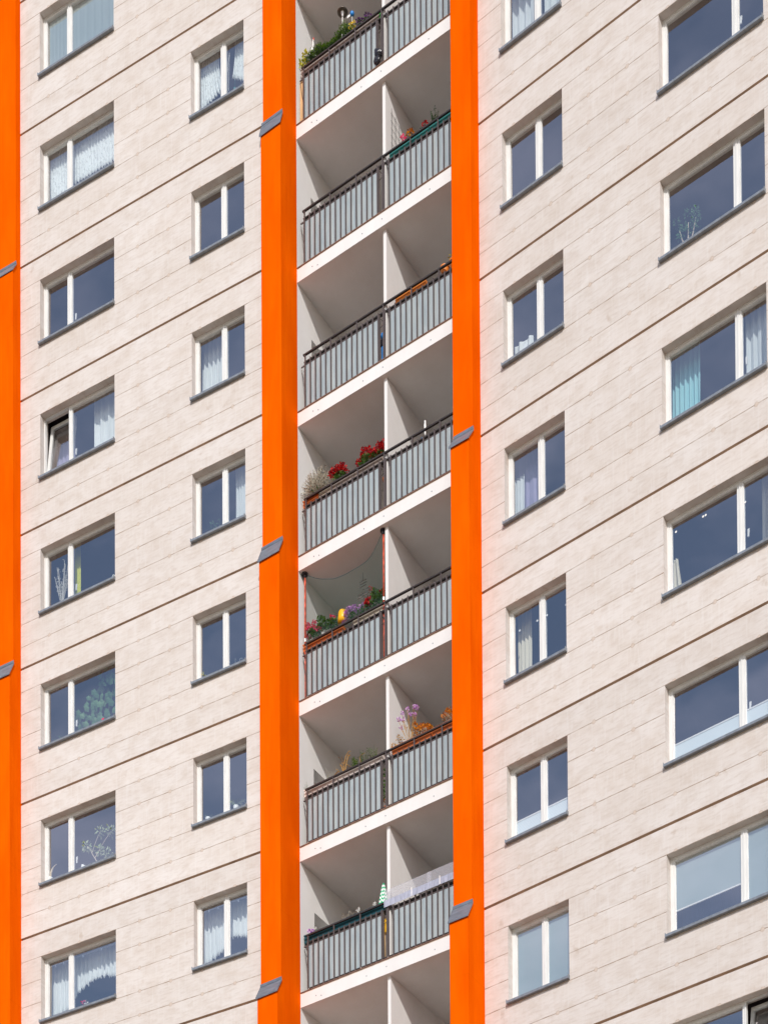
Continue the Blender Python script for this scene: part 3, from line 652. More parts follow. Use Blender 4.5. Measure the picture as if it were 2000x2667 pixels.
# round stickers on the panes
def sticker(ty, k, u, z, col='ceramic', cat='sticker', label='', r=0.018, heart=False):
    sec = SL if ty.endswith('L') else SR; bm = bmesh.new()
    if heart:
        pts = [(0.03*math.sin(a)**3, 0.0018*(13*math.cos(a)-5*math.cos(2*a)-2*math.cos(3*a)-math.cos(4*a))) for a in [i*math.pi/12 for i in range(24)]]
    else: pts = [(r*math.cos(i*math.pi/8), r*math.sin(i*math.pi/8)) for i in range(16)]
    a = [bm.verts.new((x, -0.001, y)) for x, y in pts]; b = [bm.verts.new((x, 0.001, y)) for x, y in pts]
    bm.faces.new(a); bm.faces.new(b[::-1])
    for i in range(len(pts)): bm.faces.new((a[i], b[i], b[(i+1) % len(pts)], a[(i+1) % len(pts)]))
    obj('sticker', mesh('sticker', bm, col), sec.mw(u, FD+0.031, wz(k)+z), None, label=label, cat='sticker', group='stickers on the panes')
for ty, u, z, lb in (('smallR', 0.54, 0.92, 'left of three white dots, near left frame'), ('smallR', 0.90, 0.92, 'white dot beside the mullion, on left pane'), ('smallR', 1.095, 0.92, 'white dot beside the mullion, on right pane'), ('smallR', 1.475, 0.92, 'white dot at right edge of right pane'),
                     ('wideR', 3.57, 1.10, 'lone white dot at left of wide pane'), ('wideR', 4.06, 1.10, 'left one of a pair of white dots'), ('wideR', 4.105, 1.10, 'right one of a pair of white dots'), ('wideR', 4.80, 0.95, 'white dot on narrow right pane')):
    sticker(ty, 5, u, z, label=LBL(lb, ty, 5))
sticker('wideL', 4, -3.76, 0.20, 'fl_pink', label='pink heart sticker low on the pane with the big green climber', heart=True)

# indoor plants and ornaments ------------------------------------------------
def plant(name, sec, u, d, z, label, cat, group=None): return empty(name, sec.mw(u, d, z), None, label=label, cat=cat, group=group)
def part(root, name, bm, mats, smooth=False): return obj(name, mesh(name, bm, mats, smooth, recalc=False), WM[root.name], root)
def pot(root, r, h, mat, name='pot', cz=0.0):
    bm = bmesh.new(); lathe(bm, [(r*0.72, 0), (r*0.95, h*0.85), (r*1.06, h*0.86), (r*1.06, h), (r*0.9, h), (r*0.88, h*0.9)], 0, 0, cz); p = part(root, name, bm, mat)
    return p
# dried white stems, storey 3
t = plant('dried_bouquet', SL, -4.86, 0.26, wz(3)+0.03, 'tall white dried stems behind left pane beside the yellow curtain', 'dried flowers')
pot(t, 0.05, 0.18, 'ceramic')
bm = bmesh.new()
for i in range(16):
    e = (random.uniform(-0.17, 0.17), random.uniform(-0.05, 0.05), random.uniform(0.6, 1.15)); tube(bm, wand((0, 0, 0.12), e), 0.0035, 4)
    for j in range(10):
        f = random.uniform(0.5, 1); leaf(bm, (e[0]*f, e[1]*f, 0.12+(e[2]-0.12)*f), rdir(0.6), 0.05, 0.012)
part(t, 'stems', bm, 'silver')
t = plant('figurine', SL, -3.47, 0.20, wz(3)+0.24, 'small pale glass ornaments at right end of sill beside yellow curtain window', 'ornament')
bm = bmesh.new()
for x in (-0.05, 0.0, 0.045): blob(bm, (x, 0, 0.02), 0.018, 0, 1, 0.3, 1.5)
box(bm, -0.07, 0.07, -0.02, 0.02, -0.04, 0.0); part(t, 'figures', bm, 'ceramic')
# big climber, storey 4
t = plant('houseplant', SL, -4.13, 0.42, wz(4), 'big leafy green climber filling the wide left window', 'houseplant')
bm = bmesh.new(); rnd = random.Random(5)
for i in range(170):
    x = rnd.uniform(-0.46, 0.72); z = rnd.uniform(0.35, 1.55)
    if z > 1.15+1.1*x: continue
    c = Vector((x, rnd.uniform(-0.1, 0.1), z)); d = Vector((rnd.uniform(-.5, .5), -0.5, rnd.uniform(-1, 0.1))); r = rnd.uniform(0.045, 0.085)
    s = Vector((1, rnd.uniform(-.4, .4), rnd.uniform(-.3, .3))).normalized(); u_ = Vector((rnd.uniform(-.3, .3), -0.3, 1)).normalized()
    ring = [bm.verts.new(c+(s*math.cos(a)+u_*math.sin(a))*r*(1.0 if q % 2 == 0 else 0.72)) for q, a in enumerate([i_*math.pi/5 for i_ in range(10)])]
    cc = bm.verts.new(c+Vector((0, -0.012, 0)))
    for q in range(10): bm.faces.new((cc, ring[q], ring[(q+1) % 10]))
part(t, 'foliage', bm, 'leaf_room')
bm = bmesh.new()
for i in range(7): tube(bm, wand((-0.1+0.05*i, 0, 0), (rnd.uniform(-0.35, 0.5), 0, rnd.uniform(0.6, 1.15)), 0.05), 0.005, 4)
part(t, 'stems', bm, 'stem')
t = plant('houseplant', SL, -4.86, 0.30, wz(4), 'spiky grass-like plant low behind left pane next to the big climber', 'houseplant')
bm = bmesh.new()
for i in range(34):
    p = Vector((random.uniform(-0.12, 0.5), 0, 0.02)); d = Vector((random.uniform(-0.7, 0.5), random.uniform(-.2, .2), 1)).normalized(); ln = random.uniform(0.3, 0.62)
    prev = None
    for j in range(5):
        f = j/4; q = p+d*ln*f+Vector((d.x*0.25*f*f*ln*2, 0, -0.35*f*f*ln)); wd = 0.009*(1-f*0.9)
        cur = (bm.verts.new(q+Vector((-wd, 0, 0))), bm.verts.new(q+Vector((wd, 0, 0))))
        if prev: bm.faces.new((prev[0], prev[1], cur[1], cur[0]))
        prev = cur
part(t, 'foliage', bm, 'leaf_room')
# umbrella tree, storey 5
t = plant('houseplant', SL, -3.93, 0.26, wz(5)+0.02, 'bare-stemmed plant with five leaf tufts behind right pane above the candle', 'houseplant')
bm = bmesh.new(); ends = [(-0.30, 0.60), (0.02, 0.42), (0.03, 0.80), (0.30, 0.72), (0.20, 0.30)]
tube(bm, [(0.03, 0, 0), (-0.05, 0, 0.2), (-0.18, 0, 0.42)], 0.013, 6, 0, 0.008); 
for a, b in (((-0.10, 0.30), ends[1]), ((-0.18, 0.42), ends[0]), ((-0.18, 0.42), ends[2]), ((-0.10, 0.30), ends[3]), ((0.03, 0.0), ends[4])):
    tube(bm, wand((a[0], 0, a[1]), (b[0], 0, b[1]), 0.04), 0.006, 5)
part(t, 'stems', bm, 'bark')
bm = bmesh.new()
for x, z in ends: puff(bm, (x, 0, z), 0.085, 34, 0.075, 0.035, 0, 0.1)
puff(bm, (-0.02, 0, 0.06), 0.05, 12, 0.05, 0.02); part(t, 'foliage', bm, 'leaf_pale')
t = plant('horn_ornament', SL, -5.12, 0.21, wz(5)+0.20, 'curved ivory-coloured horn on a pale stand at left end of sill', 'ornament')
bm = bmesh.new(); pts = [(0.0+0.17*(1-math.cos(a)), 0, 0.02+0.24*math.sin(a)) for a in [i*0.19 for i in range(9)]]; tube(bm, pts, 0.032, 8, 0, 0.004); part(t, 'horn', bm, 'horn', True)
bm = bmesh.new(); lathe(bm, [(0.03, -0.17), (0.045, -0.12), (0.03, -0.06), (0.05, 0.0), (0.05, 0.03)]); part(t, 'stand', bm, 'ceramic')
t = plant('candle', SL, -4.30, 0.21, wz(5)+0.16, 'stubby white pillar candle on the sill below the leaf tufts', 'candle')
bm = bmesh.new(); lathe(bm, [(0.035, -0.13), (0.036, 0.06), (0.03, 0.075), (0.02, 0.07)]); part(t, 'wax', bm, 'ceramic'); bm = bmesh.new(); lathe(bm, [(0.022, -0.13), (0.022, 0.04)], 0.055, 0); part(t, 'second_stub', bm, 'ceramic')
t = plant('orchid', SL, -4.27, 0.21, wz(6)+0.18, 'pink and white orchid blooms on the sill under the arched valance', 'flower')
bm = bmesh.new(); puff(bm, (-0.02, 0, 0.05), 0.03, 16, 0.04, 0.03); part(t, 'pink_bloom', bm, 'fl_pink'); bm = bmesh.new(); puff(bm, (0.045, 0, 0.03), 0.026, 14, 0.04, 0.03); part(t, 'white_bloom', bm, 'fl_white'); bm = bmesh.new(); tube(bm, [(0, 0, -0.16), (0.0, 0, 0.03)], 0.004, 4); part(t, 'stem', bm, 'stem')
# small windows
t = plant('hanging_ornament', SL, -0.62, 0.22, wz(0)+0.30, 'little green and blue ornament hanging behind right lace swag', 'ornament')
bm = bmesh.new(); blob(bm, (0, 0, 0.04), 0.03, 0, 1, 0.2); blob(bm, (-0.04, 0, 0.0), 0.018, 0, 1); tube(bm, [(0, 0, 0.05), (0, 0, 0.5)], 0.002, 3); part(t, 'beads', bm, 'box_teal')
t = plant('blind_cord', SL, -0.75, 0.2, wz(0)+0.35, 'thin white cord hanging beside the mullion of topmost small left window', 'cord')
bm = bmesh.new(); tube(bm, [(0, 0, 0), (0.02, 0, 0.75)], 0.003, 4); tube(bm, [(-0.09, 0, -0.1), (0.02, 0, 0.75)], 0.0025, 4); part(t, 'strings', bm, 'ceramic')
t = plant('houseplant', SL, -1.24, 0.26, wz(3)+0.10, 'low spreading plant with tiny leaves on sill left of a crinkled curtain', 'houseplant')
bm = bmesh.new()
for i in range(6): puff(bm, (random.uniform(-0.12, 0.25), random.uniform(-.04, .04), random.uniform(0.02, 0.26)), 0.07, 22, 0.03, 0.018)
part(t, 'foliage', bm, 'leaf_room'); bm = bmesh.new(); lathe(bm, [(0.05, -0.1), (0.07, 0.02)]); part(t, 'pot', bm, 'box_terra')
t = plant('toy_windmill', SL, -1.36, 0.20, wz(4)+0.22, 'small green and yellow ornament low in left pane of fifth small window', 'ornament')
bm = bmesh.new(); puff(bm, (0, 0, 0.02), 0.035, 12, 0.05, 0.03); tube(bm, [(0, 0, -0.2), (0, 0, 0.02)], 0.003, 4); part(t, 'leaves', bm, 'leaf_yellow')
t = plant('dream_catcher', SL, -0.52, 0.20, wz(4)+0.22, 'small grey ring on a stick low in right pane of fifth small window', 'ornament')
bm = bmesh.new(); tube(bm, [(0.03*math.cos(a), 0, 0.03*math.sin(a)+0.02) for a in [i*math.pi/6 for i in range(13)]], 0.004, 4); tube(bm, [(-0.13, 0, -0.1), (-0.13, 0, 0.1)], 0.003, 4); tube(bm, [(0, 0, -0.2), (0, 0, -0.01)], 0.003, 4); part(t, 'ring', bm, 'steel')
def spider(sec, u, d, z, label, s=1.0, mat='leaf_pale', nn=22):
    t = plant('spider_plant', sec, u, d, z, label, 'houseplant'); bm = bmesh.new()
    for i in range(nn):
        a = random.uniform(0, 6.28); dx, dy = math.cos(a), math.sin(a)*0.5; ln = random.uniform(0.14, 0.26)*s; prev = None
        for j in range(5):
            f = j/4; q = Vector((dx*ln*f, dy*ln*f, ln*(1.3*f-1.3*f*f*0.8))); wd = 0.007*(1-f*0.85)
            cur = (bm.verts.new(q+Vector((-wd*dy*2-wd*0.4, 0, 0))), bm.verts.new(q+Vector((wd*0.6, wd*dx, wd))))
            if prev: bm.faces.new((prev[0], prev[1], cur[1], cur[0]))
            prev = cur
    part(t, 'foliage', bm, mat); bm = bmesh.new(); lathe(bm, [(0.04, -0.12), (0.055, 0.0)]); part(t, 'pot', bm, 'ceramic')
spider(SL, -0.66, 0.22, wz(5)+0.24, 'small spider plant on sill behind right pane of sixth small window')
spider(SL, -1.30, 0.22, wz(5)+0.22, 'tiny sprig in pot on sill behind left pane of sixth small window', 0.45, 'leaf_pale', 10)
# bonsai, right wide storey 3
t = plant('houseplant', SR, 3.76, 0.30, wz(3)+0.05, 'small round-crowned tree in left corner of second wide window at right edge', 'houseplant')
bm = bmesh.new()
for e in ((-0.14, 0.55), (0.02, 0.6), (0.15, 0.6)): tube(bm, [(0.0, 0, -0.05), (e[0]*0.2, 0, 0.2), (e[0]*0.7, 0, 0.38), (e[0], 0, e[1])], 0.018, 6, 0, 0.007)
part(t, 'trunk', bm, 'bark'); bm = bmesh.new()
for i in range(11): puff(bm, (random.uniform(-0.2, 0.24), random.uniform(-.08, .08), random.uniform(0.42, 0.72)), 0.07, 26, 0.045, 0.02)
part(t, 'crown', bm, 'leaf_room')
bm = bmesh.new(); lathe(bm, [(0.06, -0.05), (0.09, 0.09)]); part(t, 'pot', bm, 'ceramic')
t = plant('folded_paper', SR, 0.66, 0.23, wz(3)+0.2, 'pointed white paper shape on sill of third small window on right wall', 'ornament')
bm = bmesh.new(); extrude_profile(bm, [(0, 0), (0.06, 0), (0.03, 0.22)], -0.05, 0.03); part(t, 'paper', bm, 'curtain')
# window handles
hm = mesh('handle', hb, 'pvc')
for ty, k, u, z in (('wideL', 1, -4.445, 0.42), ('wideL', 2, -4.445, 0.42), ('wideL', 3, -4.445, 0.42), ('wideL', 4, -4.445, 0.42), ('wideL', 5, -4.445, 0.42), ('wideR', 2, 4.80, 0.5), ('wideR', 4, 4.83, 0.5), ('wideR', 5, 4.83, 0.5), ('wideR', 6, 4.83, 0.5)):
    sec = SL if ty.endswith('L') else SR
    w0 = [o for o in BLD.children if o.name.split('.')[0] == 'window' and (WM[o.name].translation-sec.mw(WIN[ty][0], FD, wz(k)).translation).length < 0.05][0]
    obj('handle', hm, sec.mw(u, 0.215, wz(k)+z), w0)

# ================================================================== things on the balconies
def D17(k, u, z, dd=0.10): return u+0.74*dd, z-dd*(1.36-0.09*k)      # same sight line, dd metres nearer
def planter(k, a, b, mat, label, z0=1.10, h=0.145, d0=0.092, depth=0.16, name='flower_box', rim=True, soil=True):
    root = empty(name, SB.mw((a+b)/2, d0, -H*k+z0), None, label=label, cat='flower box', group='flower boxes on the balcony rails')
    w = (b-a)/2; bm = bmesh.new(); y1 = depth; th = 0.008
    extrude_profile(bm, [(0.012, 0), (y1-0.012, 0), (y1, h), (y1-th, h), (y1-0.02, 0.01), (0.02, 0.01), (th, h), (0, h)], -w, w)
    box(bm, -w-0.001, -w+th, 0.004, y1-0.004, 0.002, h-0.002); box(bm, w-th, w+0.001, 0.004, y1-0.004, 0.002, h-0.002)
    obj('trough', mesh('trough', bm, mat), WM[root.name], root)
    if rim:
        bm = bmesh.new(); box(bm, -w-0.006, w+0.006, -0.010, -0.001, h-0.018, h+0.004); box(bm, -w-0.006, w+0.006, -0.006, -0.001, h*0.42, h*0.5)
        obj('rim', mesh('rim', bm, mat), WM[root.name], root)
    if soil:
        bm = bmesh.new(); box(bm, -w+0.012, w-0.012, 0.022, y1-0.014, h*0.5, h*0.85); obj('soil', mesh('soil', bm, 'soil'), WM[root.name], root)
    return root
def bed(name, k, u, z, label, cat, parts, group=None, d=0.11):
    """parts: [(part name, material, [(x, z, r, n, leaf length, leaf width, rz)])]; x, z relative to u and the joint height"""
    u, z = D17(k, u, z)[0], ZB-0.02
    t = plant(name, SB, u, 0.17, -H*k+z, label, cat, group)
    for nm, mat, pf in parts:
        bm = bmesh.new()
        for q in pf:
            x, zz, r, n_, ln, wd = q[:6]; x, zz = D17(k, x, zz); rz = q[6] if len(q) > 6 else r
            puff(bm, (x-u, random.uniform(-0.03, 0.03), zz-z), r, n_, ln, wd, 0, 0.4, min(r, 0.09), rz)
        part(t, nm, bm, mat)
    return t
def rel(k, z): return z+H*k
ZB = 1.20
# --- floor 1: herb boxes, ornaments, bag
planter(1, 1.165, 1.96, 'box_grey', 'weathered grey flower box at left end of topmost balcony')
planter(1, 1.99, 2.955, 'box_grey', 'weathered grey flower box with green end next to topmost divider')
bm = bmesh.new(); box(bm, 2.962, 2.992, 0.095, 0.24, -0.001, 0.16)
obj('green_tray', mesh('green_tray', bm, 'green_plastic'), SB.mw(0, 0, -H+1.10), None, label='bright green plastic tray end beside topmost divider wall', cat='tray')
pts = []
for i in range(26):
    t_ = i/25; x = 1.22+0.93*t_; lo = 1.54-0.12*t_; top = (1.64+0.06*math.sin(t_*9))+(0.10*max(0, 1-abs(t_-0.88)/0.16))+random.uniform(-0.02, 0.02); pts.append((x, (lo+top)/2, 0.06, 95, 0.042, 0.011, max(0.06, (top-lo)/2-0.01)))
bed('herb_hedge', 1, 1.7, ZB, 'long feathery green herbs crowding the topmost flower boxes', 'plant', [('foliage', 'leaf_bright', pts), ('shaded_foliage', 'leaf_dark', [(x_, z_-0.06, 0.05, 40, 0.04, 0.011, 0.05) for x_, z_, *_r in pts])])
bed('leafy_plant', 1, 1.10, ZB, 'yellow green leafy plant at left end of topmost balcony', 'plant', [('foliage', 'leaf_yellow', [(1.08, 1.60, 0.05, 26, 0.07, 0.05), (1.14, 1.69, 0.05, 22, 0.07, 0.05), (1.05, 1.50, 0.05, 20, 0.06, 0.05), (1.16, 1.58, 0.05, 18, 0.06, 0.04)]), ('stem', 'leaf_bright', [(1.12, 1.58, 0.06, 26, 0.06, 0.01)])])
bed('marigold', 1, 2.25, ZB, 'small yellow flowers right of the feathery green herbs', 'flower', [('blossoms', 'fl_yellow', [(2.22, 1.57, 0.04, 30, 0.035, 0.03), (2.28, 1.60, 0.035, 22, 0.035, 0.03)]), ('foliage', 'leaf_bright', [(2.25, 1.50, 0.06, 40, 0.04, 0.02)])])
for i, (x, z, s_) in enumerate(((2.37, 1.56, 'leftmost'), (2.46, 1.55, 'middle'), (2.58, 1.55, 'rightmost'))):
    bed('pansy', 1, x, ZB, f'dark purple pansies in topmost flower box, {s_} of three clumps', 'flower', [('blossoms', 'fl_dark', [(x, z, 0.045, 30, 0.035, 0.032), (x+0.05, z-0.02, 0.035, 16, 0.035, 0.03)]), ('foliage', 'leaf', [(x, z-0.06, 0.05, 24, 0.05, 0.015)])], group='purple pansies')
t = plant('garden_lamp', SB, 2.065, 0.17, -H+1.21, 'garden lamp with a dark round disc on a bent white stalk', 'lamp')
bm = bmesh.new(); tube(bm, [(0.0, 0, 0.0), (0.01, 0, 0.25), (0.03, -0.01, 0.62)], 0.010, 6); part(t, 'stalk', bm, 'ceramic')
bm = bmesh.new(); lathe(bm, [(0.08, -0.004), (0.10, 0.0), (0.102, 0.01), (0.06, 0.028), (0.02, 0.034)], 0.03, -0.01, 0.64, 24); part(t, 'disc', bm, 'bronze', True)
bm = bmesh.new(); lathe(bm, [(0.015, -0.08), (0.03, -0.03), (0.04, -0.004)], 0.03, -0.01, 0.64); part(t, 'light_cup', bm, 'steel')
t = plant('wind_spinner', SB, 2.305, 0.17, -H+1.17, 'blue ball wind spinner with a white wing on a thin stick', 'ornament')
bm = bmesh.new(); tube(bm, [(0, 0, 0), (0, 0, 0.5)], 0.005, 5); part(t, 'stick', bm, 'steel'); bm = bmesh.new(); blob(bm, (0, 0, 0.53), 0.042, 0, 2, 0, 1.2); part(t, 'ball', bm, 'blue_plastic', True)
bm = bmesh.new(); 
for s_ in (-1,): extrude_profile(bm, [(-0.01, 0.50), (0.01, 0.50), (0.0, 0.56)], -0.11, -0.035)
part(t, 'wing', bm, 'ceramic')
t = plant('goose_ornament', SB, 1.385, 0.17, -H+1.455, 'white goose figure with orange red beak standing behind the herbs', 'ornament')
bm = bmesh.new(); blob(bm, (0, 0, 0.09), 0.05, 0, 2, 0, 1.5, 0.8); tube(bm, [(0.01, 0, 0.13), (0.02, 0, 0.22), (0.015, 0, 0.28)], 0.018, 8, 0, 0.013); blob(bm, (0.018, 0, 0.29), 0.02); part(t, 'body', bm, 'ceramic', True)
bm = bmesh.new(); tube(bm, [(0.03, 0, 0.29), (0.03, -0.005, 0.34)], 0.014, 6, 0, 0.008); part(t, 'beak', bm, 'ceramic_red')
bm = bmesh.new(); tube(bm, [(0, 0, 0.04), (0, 0, -0.12)], 0.004, 4); part(t, 'stick', bm, 'steel')
t = plant('bag', SB, 2.975, 0.0, -H+0.17, 'crumpled black plastic bag tied beside topmost divider post', 'bag')
bm = bmesh.new(); blob(bm, (0, 0, 0.06), 0.07, 0, 3, 0.12, 1.1, 0.7); blob(bm, (0.03, 0, 0.17), 0.075, 0, 3, 0.14, 1.0, 0.7); blob(bm, (-0.02, 0, 0.24), 0.035, 0, 2, 0.25, 1.2); part(t, 'sack', bm, 'black')
t = plant('wooden_board', SB, 1.135, 0.10, -H+0.125, 'narrow yellow brown board leaning at left end of topmost railing', 'board')
bm = bmesh.new(); extrude_profile(bm, [(0, 0), (0.02, 0), (0.02, 0.9), (0, 0.9)], 0.0, 0.09); part(t, 'plank', bm, 'wood')
# --- floor 2
planter(2, 3.175, 4.02, 'box_teal', 'teal flower box right of divider on second balcony row')
planter(2, 4.04, 4.90, 'box_teal', 'teal flower box against right pillar on second balcony row')
bed('geranium', 2, 3.36, ZB, 'magenta bloom in the teal flower box', 'flower', [('blossoms', 'fl_pink', [(3.36, 1.51, 0.05, 50, 0.04, 0.035)]), ('foliage', 'leaf_dark', [(3.37, 1.43, 0.05, 26, 0.04, 0.03)])])
bed('geranium', 2, 3.52, ZB, 'orange red bloom in the teal flower box', 'flower', [('blossoms', 'fl_orange', [(3.52, 1.52, 0.055, 50, 0.045, 0.035)]), ('foliage', 'leaf_dark', [(3.54, 1.43, 0.05, 20, 0.04, 0.03)])])
bed('geranium', 2, 3.83, ZB, 'small red bloom near the middle of the teal flower boxes', 'flower', [('blossoms', 'fl_red', [(3.83, 1.52, 0.04, 36, 0.035, 0.03)]), ('foliage', 'leaf_dark', [(3.80, 1.46, 0.05, 24, 0.04, 0.015)])])
t = plant('twiggy_plant', SB, 4.12, 0.17, -H*2+ZB, 'dark twiggy plant standing up from the right teal box', 'plant')
bm = bmesh.new()
for i in range(12):
    e = Vector((random.uniform(-0.09, 0.09), random.uniform(-.04, .04), random.uniform(0.20, 0.36))); tube(bm, wand((0, 0, 0), e), 0.003, 4)
    for j in range(8): leaf(bm, e*random.uniform(0.5, 1), rdir(0.5), 0.035, 0.014)
part(t, 'twigs', bm, 'leaf_dark')
t = plant('wire_trellis', SB, 3.112, 0.27, -H*2+ZB-0.05, 'rusty wire trellis leaning on the divider of second balcony row', 'trellis')
bm = bmesh.new()
for i in range(4): y = 0.0+i*0.13; tube(bm, [(0, y, 0.0), (0.002, y, 1.12-0.05*i)], 0.004, 4)
for j in range(7): tube(bm, [(0, -0.02, 0.18+j*0.14), (0, 0.42, 0.16+j*0.14)], 0.003, 4)
part(t, 'wires', bm, 'wire')
# --- floor 3
for a, b, lb in ((3.285, 3.59, 'empty light orange trough left of the next one on third balcony row'), (3.645, 3.935, 'empty light orange trough right of its twin on third balcony row')):
    planter(3, a, b, 'box_orange', lb, z0=1.125, h=0.115, d0=0.095, depth=0.19, rim=True, soil=False)
t = plant('flower_pot', SB, 4.315, 0.16, -H*3+1.16, 'empty round orange pot near right pillar on third balcony row', 'flower pot')
bm = bmesh.new(); lathe(bm, [(0.06, 0), (0.082, 0.09), (0.092, 0.09), (0.092, 0.115), (0.078, 0.115), (0.055, 0.01)], seg=20); part(t, 'shell', bm, 'box_orange')
t = plant('flower_pot', SB, 4.51, 0.16, -H*3+1.14, 'orange pot with a yellow sprig touching right pillar on third balcony row', 'flower pot')
bm = bmesh.new(); lathe(bm, [(0.055, 0), (0.08, 0.13), (0.09, 0.13), (0.09, 0.16), (0.07, 0.16)], seg=16); part(t, 'shell', bm, 'box_orange'); bm = bmesh.new(); puff(bm, (-0.03, 0, 0.24), 0.04, 14, 0.06, 0.02); part(t, 'sprig', bm, 'leaf_yellow')
t = plant('blue_ball', SB, 2.985, 0.17, -H*3+0.72, 'shiny blue ball resting on a shelf in the gap by third divider', 'ball')
bm = bmesh.new(); blob(bm, (0, 0, 0), 0.07, 0, 3); part(t, 'shell', bm, 'blue_plastic', True)
t = plant('blue_bin', SB, 2.975, 0.17, -H*3+0.125, 'dark stand and blue bin in the gap by third divider', 'bin')
bm = bmesh.new(); lathe(bm, [(0.045, 0), (0.05, 0.36), (0.05, 0.38)]); part(t, 'bin', bm, 'blue_plastic'); bm = bmesh.new(); box(bm, -0.06, 0.05, -0.05, 0.05, 0.42, 0.52); box(bm, -0.05, -0.03, 0, 0.02, 0, 0.42); part(t, 'stand', bm, 'black')
# --- floor 4
planter(4, 1.17, 1.52, 'box_terra', 'brown flower box under the silvery shrub', z0=1.09, h=0.12)
planter(4, 1.54, 1.83, 'box_beige', 'short beige flower box right of the silvery shrub', z0=1.10, h=0.13)
planter(4, 1.85, 2.33, 'box_grey', 'grey flower box under left clump of red geraniums')
planter(4, 2.35, 2.96, 'box_grey', 'grey flower box under right clump of red geraniums')
t = plant('curry_plant', SB, 1.44, 0.17, -H*4+ZB+0.08, 'bushy silver grey shrub with dry tips at left end of fourth balcony row', 'shrub')
bm = bmesh.new()
for i in range(300):
    a = random.uniform(0, 6.28); el = random.uniform(0.05, 1.45); r = random.uniform(0.26, 0.46)
    e = Vector((math.cos(a)*math.cos(el)*r, math.sin(a)*math.cos(el)*r*0.5, max(-0.10, math.sin(el)*r*1.15-0.04)))
    if e.x > 0.05 and i % 3 == 0: e.z += 0.06
    tube(bm, wand((random.uniform(-0.04, 0.04), 0, 0), e, 0.02, 3), 0.003, 3)
    for j in range(9): leaf(bm, e*random.uniform(0.45, 1.02), (e.normalized()+rdir()*0.9), 0.04, 0.009)
part(t, 'twigs', bm, 'leaf_grey')
bm = bmesh.new(); puff(bm, (0.02, 0, -0.02), 0.12, 60, 0.06, 0.03); part(t, 'dark_base', bm, 'leaf_dark')
def gera(k, u, lb, blooms, greens, mat='fl_red', gmat='leaf', nm='geranium', br=0.05, group='geraniums'):
    u = D17(k, u, 0)[0]; t = plant(nm, SB, u, 0.17, -H*k+ZB, lb, 'geranium', group)
    blooms = [D17(k, *b_) for b_ in blooms]; greens = [(*D17(k, g_[0], g_[1]), g_[2]) for g_ in greens]
    for x, z in blooms:
        bm = bmesh.new(); puff(bm, (x-u, random.uniform(-.03, .02), z-ZB), br, 46, 0.036, 0.034, 0, 0.2); part(t, 'flower_head', bm, mat)
    bm = bmesh.new()
    for x, z, r in greens: puff(bm, (x-u, 0, z-ZB), r, int(900*r), 0.045, 0.038)
    for x, z in blooms: tube(bm, wand((x-u+(u-x)*0.4, 0, 0), (x-u, 0, z-ZB), 0.0, 3), 0.003, 4)
    part(t, 'foliage', bm, gmat)
gera(4, 1.90, 'two-lobed dark red geranium clump right of the silvery shrub', [(1.70, 1.60), (1.74, 1.56), (1.79, 1.60), (1.85, 1.63), (1.92, 1.67), (1.98, 1.62), (1.90, 1.58), (1.96, 1.55), (2.03, 1.51), (1.84, 1.55), (1.76, 1.63)], [(1.88, 1.48, 0.07), (1.96, 1.46, 0.06), (1.82, 1.47, 0.05)])
gera(4, 2.46, 'dark red geranium clump in the middle, fourth balcony row', [(2.33, 1.54), (2.32, 1.50), (2.41, 1.62), (2.45, 1.58), (2.50, 1.63), (2.55, 1.65), (2.57, 1.58), (2.46, 1.67), (2.60, 1.53), (2.43, 1.55)], [(2.47, 1.50, 0.08), (2.56, 1.48, 0.07), (2.40, 1.45, 0.06)])
gera(4, 2.77, 'bright red geranium clump touching the divider, fourth balcony row', [(2.66, 1.54), (2.70, 1.50), (2.73, 1.57), (2.79, 1.61), (2.83, 1.55), (2.88, 1.60), (2.86, 1.52), (2.78, 1.51), (2.91, 1.64)], [(2.70, 1.46, 0.06), (2.80, 1.46, 0.06)])
t = plant('white_candle_holder', SB, 3.875, 0.15, -H*4+ZB-0.02, 'slim white candle shape clamped to the rail, fourth balcony row', 'ornament')
bm = bmesh.new(); lathe(bm, [(0.014, 0), (0.016, 0.05), (0.012, 0.1), (0.022, 0.14), (0.022, 0.2), (0.014, 0.24), (0.018, 0.27), (0.006, 0.29)], seg=12); part(t, 'body', bm, 'ceramic', True); bm = bmesh.new(); box(bm, -0.05, 0.0, -0.06, 0.0, -0.09, -0.06); part(t, 'clamp', bm, 'blue_plastic')
t = plant('hanging_basket', SB, 2.985, 0.17, -H*4+0.90, 'dark dried plant hanging in the gap beside fourth divider', 'plant')
bm = bmesh.new(); puff(bm, (0, 0, 0.12), 0.05, 60, 0.05, 0.012, 0, 0.0, 0.04, 0.2); part(t, 'twigs', bm, 'leaf_grey'); bm = bmesh.new(); lathe(bm, [(0.025, -0.16), (0.05, -0.08), (0.05, -0.06)]); part(t, 'pot', bm, 'box_terra')
